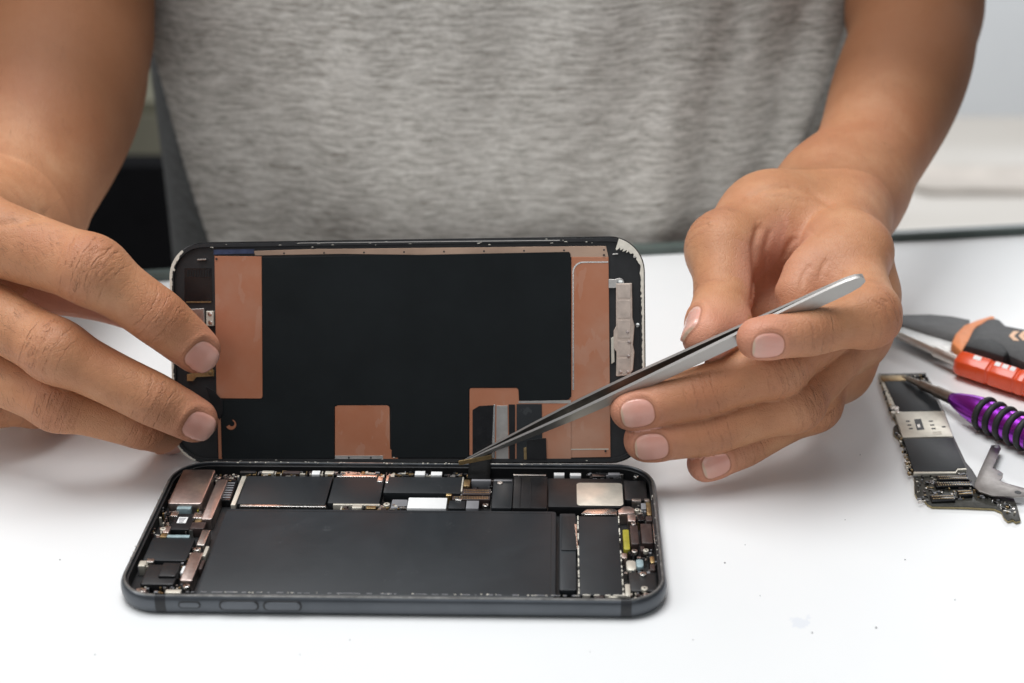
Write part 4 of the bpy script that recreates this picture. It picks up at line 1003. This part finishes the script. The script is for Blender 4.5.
# torn white adhesive round the ends
def rim_pt(t, ins):
    """Point on the screen's outline: t runs along it (mm)."""
    P = np.array(rrect(-SW/2+ins, ins, SW/2-ins, SHT-ins, 11.5-ins, 16)); P = np.vstack([P, P[:1]])
    L = np.r_[0, np.cumsum(np.linalg.norm(np.diff(P, axis=0), axis=1))]; t = t % L[-1]
    i = np.searchsorted(L, t, 'right')-1; f = (t-L[i])/(L[i+1]-L[i]); return P[i]*(1-f)+P[i+1]*f
def glue(t0, t1, w0, w1, seed, z=1.5):
    rnd = random.Random(seed); bm = B(); n = int((t1-t0)/.5); a, b = [], []
    for k in range(n+1):
        t = t0+(t1-t0)*k/n; w = (w0+(w1-w0)*k/n)*rnd.uniform(.75, 1.25)
        p0, p1 = rim_pt(t, .35), rim_pt(t+.05, .35); tg = unit(p1-p0); a.append(tuple(p0)); b.append(tuple(p0+np.array([-tg[1], tg[0]])*w))
    va = [[bm.verts.new(SO+SX*x+SY*y+SN*h) for x, y in l] for l in (a, b) for h in (z+.16, z-.3)]
    for k in range(n):
        bm.faces.new((va[0][k], va[0][k+1], va[2][k+1], va[2][k])); bm.faces.new((va[2][k], va[2][k+1], va[3][k+1], va[3][k])); bm.faces.new((va[1][k+1], va[1][k], va[0][k], va[0][k+1]))
    emit('white_adhesive', bm, M['glue'], screen)
per = 2*(SW-23)+2*(SHT-23)+2*math.pi*11.5; st_ = 0
# outline starts at the lower right corner arc and runs up the right side
glue(18, 60, .6, .75, 1); glue(60, 71, .9, 1.1, 2); glue(71, 76, 1.3, 1.7, 3); glue(76, 82.5, 2.2, 3.6, 9)
c4 = math.pi*11.5/2; tl = c4+(SHT-23)+c4+(SW-23)
glue(tl+6, tl+14, .9, 1.3, 4); glue(tl+14, tl+c4+SHT-23+12, .8, .6, 5)
bm = B()
for k in range(26):
    u = random.uniform(-SW/2+14, SW/2-14); v = SHT-random.uniform(.6, 2.2) if random.random() < .7 else random.uniform(1, 2.2)
    a, b = random.uniform(.1, .5), random.uniform(.05, .11); add_prism(bm, rrect(u-a, v-b, u+a, v+b), 1.3, 1.5+random.uniform(.03, .15), FS)
emit('glue_crumbs', bm, M['glue'], screen)['kind'] = 'stuff'
bm = B()
for k in range(9): c = sl(284+k*40, 253.3-(k*40)*.0105, 1); add_disc(bm, c, .32, .9, 1.0, FS, 10)
for c in ((216.5, 259), (604, 255), (605.5, 451), (349, 457.6), (371, 457.6)): add_disc(bm, sl(*c, 1.1), .34, 1.0, 1.42, FS, 10)
emit('locating_holes', bm, M['blackp'], screen)
bm = B(); add_prism(bm, [sl(x, y, 1.05) for x, y in ((548.5, 449), (608.6, 448.6), (608.6, 449.6), (548.5, 450))], 1.0, 1.08, FS); emit('score_line', bm, M['cream'], screen)
bm = B(); add_prism(bm, [sl(x, y, 1.3) for x, y in ((300, 242.6), (560, 239.9), (560, 240.7), (300, 243.4))], 1.45, 1.62, FS); emit('frame_edge', bm, M['silver'], screen)
# black ribbon cable with its little connector, drawn out over the housing rim
bm = B(); rows = []
xa, xb = at_y(469, 462, 39)[0], at_y(491, 462, 39)[0]
for y, z in ((40.4, 7.9), (39.4, 7.6), (38.4, 6.95), (37.6, 6.65), (36.8, 6.3), (35.6, 5.5), (33.6, 5.05), (30.6, 4.95)):
    rows.append([bm.verts.new((x, y, z)) for x in np.linspace(xa, xb, 5)])
for a, b in zip(rows[:-1], rows[1:]):
    for k in range(4): bm.faces.new((a[k], a[k+1], b[k+1], b[k]))
rc_ = emit('ribbon_cable', bm, M['ribbon'], screen, smooth=80); md = rc_.modifiers.new('thick', 'SOLIDIFY'); md.thickness = .0002
bm = B(); a, b = at_d(458.5, 463, 480), at_d(492, 456.5, 479); t = unit(b-a); u = cdir(-t[2], -.95, .3)
add_prism(bm, rrect(0, -.75, np.linalg.norm(b-a), .75, .3), -.35, .35, (a, t, unit(u-(u@t)*t), unit(np.cross(t, u))))
emit('connector', bm, M['brass'], rc_, bevel=.15)

M['inner'] = mat('shaded_inner_face', (.12, .11, .10), .5, .75, .2, 200)  # darker metal paints in the shade between the blades
# ---------------------------------------------------------------- tweezers
ta, tb = at_d(466, 460.5, 480.5), at_d(864, 277.5, 446)
tw = thing('tweezers', 'thin pointed steel tweezers held in the right hand picking up the ribbon cable', 'tweezers', ta)
A = unit(tb-ta); Lt = np.linalg.norm(tb-ta); v = unit(CC-(ta+tb)/2); v = unit(v-(v@A)*A); p = np.cross(v, A); p = p if p@CM[1] > 0 else -p
ph = math.radians(42); Nn = math.cos(ph)*v-math.sin(ph)*p; Wd = math.cos(ph)*p+math.sin(ph)*v
def leaf(side):
    bm = B(); uvl = bm.loops.layers.uv.new('UVMap'); S = [0, .02, .06, .12, .2, .28, .36, .45, .55, .65, .75, .85, .92, .96, .985, .997, 1.0]
    wid = np.interp(S, [0, .05, .12, .2, .3, .45, .6, .8, .93, .97, .99, 1], [.7, 1.2, 1.8, 2.4, 3.1, 3.9, 4.3, 4.8, 5.2, 4.8, 3.6, 1.4])
    gap = np.interp(S, [0, .05, .12, .2, .3, .42, .6, .75, .86, 1], [.10, .4, 1.1, 2.1, 3.1, 3.1, 2.0, .9, .12, .05])
    th = np.interp(S, [0, .1, .4, 1], [.5, .9, 1.2, 1.0])
    rows = []
    for s, w, g, h in zip(S, wid, gap, th):
        c = ta+A*Lt*s+Nn*side*g/2
        o, i = c+Nn*side*h, c
        rows.append([bm.verts.new(x) for x in (i+Wd*w/2, o+Wd*w/2*.97, o+Wd*w*.2+Nn*side*.05*w/6, o-Wd*w*.2+Nn*side*.05*w/6, o-Wd*w/2*.97, i-Wd*w/2)])
    for a, b, s0, s1 in zip(rows[:-1], rows[1:], S[:-1], S[1:]):
        for k in range(6):
            f = bm.faces.new((a[k], a[(k+1) % 6], b[(k+1) % 6], b[k]))
            for l, (uu, vv) in zip(f.loops, ((s0, k), (s0, k+1), (s1, k+1), (s1, k))): l[uvl].uv = (uu*14, vv/6)
    bm.faces.new(rows[0][::-1]); bm.faces.new(rows[-1])
    for f in bm.faces:
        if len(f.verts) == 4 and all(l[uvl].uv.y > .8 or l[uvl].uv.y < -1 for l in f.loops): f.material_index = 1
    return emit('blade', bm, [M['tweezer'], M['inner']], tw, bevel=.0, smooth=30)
for s in (1, -1): leaf(s)

# ---------------------------------------------------------------- things at the right
# logic board
bd = thing('logic_board', 'loose phone logic board lying on the white table beside the screwdriver', 'circuit board', at_z(945, 450, 0))
def tpoly(px, z): return [tuple(at_z(x, y, z)[:2]) for x, y in px]
def tpart(nm, px, z0, z1, m, par, bevel=.08, smooth=40):
    bm = B(); add_prism(bm, tpoly(px, z1), z0, z1); return emit(nm, bm, M[m] if isinstance(m, str) else m, par, bevel=bevel, smooth=smooth)
edge = [(878.3, 374.4), (925.6, 373.6), (927, 379), (932, 384.5), (944, 411), (953, 436), (966, 463), (972, 470), (980, 483), (990, 492), (1001, 497.5), (1014, 499), (1017, 506), (1020.8, 520.4), (1016, 521.8), (1013, 519.5), (1008, 521), (1004, 517), (1001.5, 511.5), (994, 508.4), (963, 507), (932, 506.4), (927.5, 504), (924, 499.5), (917, 497.5), (914.6, 493), (914, 476), (907.5, 456), (901, 441), (894, 434), (893, 428), (897, 424), (889.6, 411)]
tpart('board_base', edge, .25, 1.0, 'pcbe', bd, .05)
tpart('circuit_board', [(x+(945-x)*.004, y-.7) for x, y in edge], 1.002, 1.35, 'pcb', bd, .05)
tpart('shield_rail', [(879, 374.5), (888, 376.5), (899, 410), (892, 411.5)], 1.36, 2.2, 'cream', bd)
tpart('board_shield', [(884.5, 381), (928, 380.6), (941.5, 410.8), (898.5, 411.4)], 1.36, 2.6, 'graph', bd)
tpart('shield_frame', [(880, 375.2), (906, 375), (908, 380.4), (882, 381)], 1.36, 2.5, 'brass', bd)
sh = tpart('metal_shield', [(894.6, 411.8), (943.6, 411), (953, 436.2), (902.8, 437.4)], 1.36, 2.7, 'cream', bd)
for q in ([(914, 419.3), (921, 418.8), (924.5, 429.5), (917.2, 430.2)], [(905.8, 420.6), (909.6, 420.4), (910, 421.7), (906.2, 421.9)], [(907.2, 424.4), (911, 424.2), (911.4, 425.5), (907.6, 425.7)], [(908.8, 428), (912.6, 427.8), (913, 429.1), (909.2, 429.3)], [(928.6, 420.6), (932.6, 420.4), (933, 421.7), (929, 421.9)], [(930, 424.4), (934, 424.2), (934.4, 425.5), (930.4, 425.7)], [(931.4, 428), (935.4, 427.8), (935.8, 429.1), (931.8, 429.3)], [(941.6, 426.2), (945.4, 425.9), (945.9, 427.3), (942.1, 427.6)]):
    tpart('shield_slot', q, 2.69, 2.74, 'blackp', sh, 0)
for q in ([(917, 424.5), (919.6, 424), (920.6, 427), (918, 427.6)],): tpart('chip_window', q, 2.72, 2.77, 'silver', sh, 0)
tpart('shield_print', [(932.5, 431.6), (941, 431.2), (942, 434.6), (933.6, 435)], 2.69, 2.73, mat('faded_print', (.56, .52, .44), .5, .4, .2, 400), sh, 0)
tpart('board_shield', [(903.4, 438.6), (952.4, 437.6), (965.5, 467.6), (957, 468.2), (955, 471.2), (914, 471.4)], 1.36, 2.6, 'graph', bd)
tpart('shield_frame', [(913.5, 471.6), (955.4, 471.4), (957.4, 468.4), (966, 467.9), (966.8, 469.4), (958, 469.8), (956, 473.2), (914, 473.4)], 1.36, 2.6, 'cream', bd)
def tclutter(nm, quad, n, z, mats, par, size=(.3, 1.3)):
    a, b, c, d = [at_z(x, y, z) for x, y in quad]; bm = B()
    for _ in range(n):
        u, v = random.random(), random.random(); P_ = (a*(1-u)+b*u)*(1-v)+(d*(1-u)+c*u)*v
        w, h = random.uniform(*size)/2, random.uniform(*size)/2*.6; an = math.atan2(*(b-a)[1::-1])+random.choice((0, 1.5708))
        pts = [(P_[0]+x*math.cos(an)-y*math.sin(an), P_[1]+x*math.sin(an)+y*math.cos(an)) for x, y in rrect(-w, -h, w, h)]
        add_prism(bm, pts, 1.2, z+random.uniform(-.5, .3), mi=random.randrange(len(mats)))
    o = emit(nm, bm, [M[k] for k in mats], par); o['kind'] = 'stuff'; return o
P2 = ('blackp', 'blackg', 'silver', 'cream', 'brass', 'grey', 'brownp', 'pcb')
tclutter('circuit_parts', [(908, 374), (925, 373.8), (931, 383), (910, 380)], 40, 2.4, P2, bd)
tclutter('circuit_parts', [(880, 380), (884, 380), (897, 411), (890, 411)], 46, 2.1, P2+('cream', 'brass'), bd)
tclutter('circuit_parts', [(896, 430), (903, 438), (914, 474), (909, 474)], 60, 2.0, P2+('cream', 'brass'), bd)
tclutter('circuit_parts', [(892, 408), (899, 408), (901, 413), (893, 413)], 12, 2.8, ('bright', 'cream', 'silver'), bd, (.8, 2.2))
tclutter('circuit_parts', [(915, 474), (966, 472), (985, 497), (920, 502)], 170, 1.9, P2, bd, (.3, 1.4))
tclutter('circuit_parts', [(985, 495), (1012, 500), (1016, 517), (1003, 509)], 44, 1.8, P2+('white', 'cream'), bd, (.3, 1.0))
def tconn(q):
    o = tpart('flex_connector', q, 1.36, 2.5, 'blackg', bd, .1)
    a, b, c, d = [at_z(x, y, 2.5) for x, y in q]; bm = B()
    for k in range(14):
        u = .08+.84*k/13
        for v in (.28, .72):
            P_ = (a*(1-u)+b*u)*(1-v)+(d*(1-u)+c*u)*v; add_prism(bm, rrect(P_[0]-.14, P_[1]-.24, P_[0]+.14, P_[1]+.24), 2.49, 2.62)
    emit('contacts', bm, M['brass'], o)
for q in ([(936, 475.4), (967, 474.8), (969, 479.4), (938.5, 480)], [(934, 482), (971, 481.2), (973, 485.8), (936.5, 486.6)], [(957, 490), (971, 489.4), (973, 494.8), (958.6, 495.6)], [(930, 495), (954, 494.4), (955.6, 499.6), (932, 500.4)]): tconn(q)
for px, py in ((920.6, 493), (931, 500.6), (950.4, 491), (1001, 501.4), (1011, 515), (920, 477), (962, 471.6)):
    c = at_z(px, py, 1.8); bm = B(); add_torus(bm, (c[0], c[1], 1.7), (0, 0, 1), .9, .32, 20, 8); emit('screw_ring', bm, M[random.choice(('gold', 'cream', 'silver'))], bd, smooth=60)
# loose steel bracket lying across the board
br = thing('steel_bracket', 'bare steel angled bracket lying half on the loose logic board', 'bracket', at_z(998, 475, 0))
bp = [(991.4, 445), (999.6, 445.2), (1001, 448), (992.6, 467.6), (999.6, 470.6), (1003.2, 473.4), (1002.6, 477), (1000, 480.6), (1010, 484), (1030, 489.4), (1030, 495.6), (1014, 496.4), (992, 495.4), (979, 491), (974.6, 487), (975, 483), (979, 472)]
bm = B(); z0 = 2.75; add_prism(bm, tpoly(bp, z0+.55), z0, z0+.55); emit('plate', bm, M['chip'], br, bevel=.12, smooth=40)
for px, py, r in ((996.4, 446.9, .7), (999.8, 474.2, .75), (1018, 492.4, 1.1)):
    c = at_z(px, py, z0+.57); bm = B(); add_disc(bm, c, r, z0+.5, z0+.575); emit('hole', bm, M['grey' if r < 1 else 'blackp'], br)
# purple precision screwdriver
h0, h1 = at_z(951, 398, 6.2), at_z(1013, 427, 6.6); hd = unit(h1-h0); tipp = at_z(902.6, 376.4, 3.4)
sd = thing('precision_screwdriver', 'purple metal precision screwdriver with black grip rings and its tip on the circuit board', 'screwdriver', tipp)
bm = B(); Ls = np.linalg.norm(h0-tipp); add_lathe(bm, tipp, h0+hd*1, [(0, .35), (2, .6), (4, 1.0), (9.5, 1.25), (10, 1.7), (18, 1.75), (18.3, 2.1), (Ls+.5, 2.15)], 24); emit('shaft', bm, M['shaft'], sd, smooth=35)
pr_ = [(0, 1.6), (.3, 2.0), (3, 3.0), (8, 4.4), (12, 5.1), (13.5, 5.2)]
for k in range(9):
    s = 15.2+k*4.4; pr_ += [(s-1.4, 5.2), (s-1.35, 4.7), (s+1.35, 4.7), (s+1.4, 5.2)]
pr_ += [(56, 5.2), (60, 4.6), (78, 4.6), (80, 3.8)]
bm = B(); add_lathe(bm, h0, h1, pr_, 48); emit('handle', bm, M['purple'], sd, smooth=35)
for k in range(9):
    bm = B(); add_torus(bm, h0+hd*(15.2+k*4.4), hd, 5.1, 1.2); emit('grip_ring', bm, M['rubber'], sd, smooth=60)
# orange-red screwdriver
r0, r1 = at_z(957.5, 362.2, 5.4), at_z(1024, 383.5, 5.4); rd = unit(r1-r0)
rs = thing('red_screwdriver', 'orange red screwdriver with steel shaft lying in front of the knife', 'screwdriver', r0)
bm = B(); s0 = at_z(897, 334.4, 5.2); add_lathe(bm, s0, r0+rd*2, [(0, 1.0), (1, 1.5), (np.linalg.norm(r0-s0)*.62, 1.5), (np.linalg.norm(r0-s0)*.64, 2.1), (np.linalg.norm(r0-s0)+1, 2.1)], 20); emit('shaft', bm, M['silver'], rs, smooth=35)
bm = B(); u = unit(np.cross(rd, [0, 0, 1.])); w = np.cross(u, rd); rings = []
for s, r in [(0, 3.6), (.8, 4.6), (2.2, 5.2), (13, 5.3), (13.4, 4.7), (14.2, 4.7), (14.6, 5.3), (23.6, 5.3), (24, 4.8), (24.6, 4.8), (25, 5.3), (27.4, 5.3), (27.8, 4.8), (28.4, 4.8), (28.8, 5.3), (60, 5.4), (92, 5.2), (95, 3.8)]:
    rings.append([bm.verts.new(r0+rd*s+(u*math.cos(math.pi/6+k*math.pi/3)+w*math.sin(math.pi/6+k*math.pi/3))*r) for k in range(6)])
for a, b in zip(rings[:-1], rings[1:]):
    for k in range(6): bm.faces.new((a[k], a[(k+1) % 6], b[(k+1) % 6], b[k]))
bm.faces.new(rings[0][::-1]); bm.faces.new(rings[-1]); emit('handle', bm, M['red'], rs, bevel=.5, smooth=50)
sg = 1 if u@TOW > 0 else -1; nf = unit(u*sg*math.cos(math.pi/3)+w*math.sin(math.pi/3)); bm = B(); fw = (r0, rd, unit(np.cross(nf, rd))*1.0, nf); top = 5.3*math.cos(math.pi/6)
if fw[2]@w < 0: fw = (r0, rd, -fw[2], nf)
for s, l, y in ((6.5, 3.0, 1.4), (14.9, 2.2, 1.5), (17.8, 2.2, 1.5), (20.8, 2.0, 1.5), (29.4, 3, 1.5)):
    add_prism(bm, rrect(s, y-.9, s+l, y+.9, .3), top-.06, top+.05, fw)
emit('white_marks', bm, M['white'], rs)
# knife
kn = thing('utility_knife', 'fixed blade knife with dark blade and black and orange handle', 'knife', at_z(960, 330, 0))
bz = 6.0
tpart('blade', [(858, 324), (880, 316.6), (905, 314.6), (930, 314), (952, 316), (970, 319.6), (965, 342), (953, 341.8), (930, 335), (904, 326.6), (880, 325)], bz-1.6, bz, 'blade', kn, .4)
tpart('blade_edge', [(858, 324.2), (880, 325.4), (904, 327), (930, 335.4), (953, 342.2), (956, 354), (930, 346), (902, 335.4), (876, 327)], bz-1.3, bz-.25, 'bevel', kn, .3)
kz = 9.0
tpart('guard', [(992.6, 314.6), (996, 317.5), (977, 326), (972, 337), (966.5, 344), (962, 351.5), (956.5, 347), (951.6, 342), (955.4, 333), (964, 324.5), (978, 319)], 1, kz, 'orange', kn, 1.0)
tpart('handle', [(988, 317.4), (999, 317.4), (1006.4, 324.6), (1030, 329), (1085, 342), (1130, 360), (1120, 385), (1060, 372), (1024, 361.5), (1006, 353.5), (985, 346.5), (963, 346.6), (968, 338), (973, 327.5)], 1, kz+.8, 'knifeh', kn, 1.6)
tpart('grip_swell', [(964, 345), (975, 338), (992, 337.6), (1003, 343), (1010, 352), (1004, 356), (985, 350)], 2, kz+2.2, 'rubber', kn, 1.2)
bm = B()
for x in (1009, 1018.5, 1028):
    for s in (1, -1): add_prism(bm, tpoly([(x, 335.5), (x+4.5, 335.5+s*4.6), (x+10.5, 335.8+s*4.8), (x+5, 335.8)][::s], kz+1), kz+.75, kz+.95)
emit('chevron_marks', bm, M['pale'], kn)

# specks of dust and filings on the table
bm = B()
spots = [(725, 563, .35), (876, 628, .4), (812, 633, .3), (745, 545, .15), (693, 640, .18), (905, 560, .2), (590, 652, .15), (60, 560, .2), (95, 655, .16), (350, 640, .14), (955, 600, .18), (860, 455, .2), (845, 520, .15), (300, 655, .12), (760, 596, .12)]
for px, py, r in spots:
    c = at_z(px, py, 0); k = random.uniform(0, 6)
    add_prism(bm, [(c[0]+r*random.uniform(.5, 1.2)*math.cos(a+k), c[1]+r*random.uniform(.5, 1.2)*math.sin(a+k)) for a in np.linspace(0, 6.28, 8)[:-1]], .004, random.uniform(.08, .25))
dust = emit('dust_specks', bm, mat('dark_dust', (.10, .10, .11), .8, 0, .4, 800)); setp(dust, 'tiny dark specks of dust scattered on the white table', 'dust', kind='stuff')

# ---------------------------------------------------------------- light and camera
w = bpy.data.worlds.new('World'); scene.world = w; w.use_nodes = True
bg = w.node_tree.nodes['Background']; bg.inputs[0].default_value = (.86, .92, 1, 1); bg.inputs[1].default_value = WORLD_S
def area(nm, loc, aim, size, energy, col):
    L = bpy.data.lights.new(nm, 'AREA'); L.shape = 'RECTANGLE'; L.size, L.size_y = size; L.energy = energy; L.color = col
    o = bpy.data.objects.new(nm, L); COL.objects.link(o); o.location = loc
    o.rotation_euler = (Vector(aim)-Vector(loc)).to_track_quat('-Z', 'Y').to_euler(); return o
area('ceiling_softbox', (-.12, .10, 1.04), (0.0, .03, 0), (.75, .6), KEY_E, (.985, .99, 1))
area('side_softbox', (-.95, -.25, .75), (0, .06, .02), (.6, .6), SIDE_E, (.99, .99, 1))
area('background_fill', (.9, 2.2, 1.4), (.9, 2.8, -.6), (1.5, .8), BACKFILL_E, (1, 1, 1))  # unseen lamp added to brighten the floor and wall behind
area('front_light', (.15, -1.3, 1.0), (0, .05, .02), (1.2, .6), FILL_E, (.93, .97, 1))
cam = bpy.data.cameras.new('camera'); co = bpy.data.objects.new('camera', cam); COL.objects.link(co); scene.camera = co
mx = Matrix((tuple(CM[0]), tuple(CM[1]), tuple(-CM[2]))).transposed().to_4x4(); mx.translation = Vector(CC*MM); co.matrix_world = mx
cam.sensor_width = 36; cam.lens = CF*36/1024; cam.clip_start = .02; cam.clip_end = 60
cam.dof.use_dof = True; cam.dof.focus_distance = .470; cam.dof.aperture_fstop = FSTOP; cam.dof.aperture_blades = 9
scene.render.engine = 'CYCLES'; scene.cycles.use_denoising = True; scene.cycles.use_adaptive_sampling = True
scene.cycles.max_bounces = 8; scene.cycles.caustics_reflective = False; scene.cycles.caustics_refractive = False
scene.view_settings.view_transform = 'Standard'; scene.view_settings.look = 'None'; scene.view_settings.exposure = 0; scene.view_settings.gamma = 1
scene.render.resolution_x, scene.render.resolution_y = 1024, 683
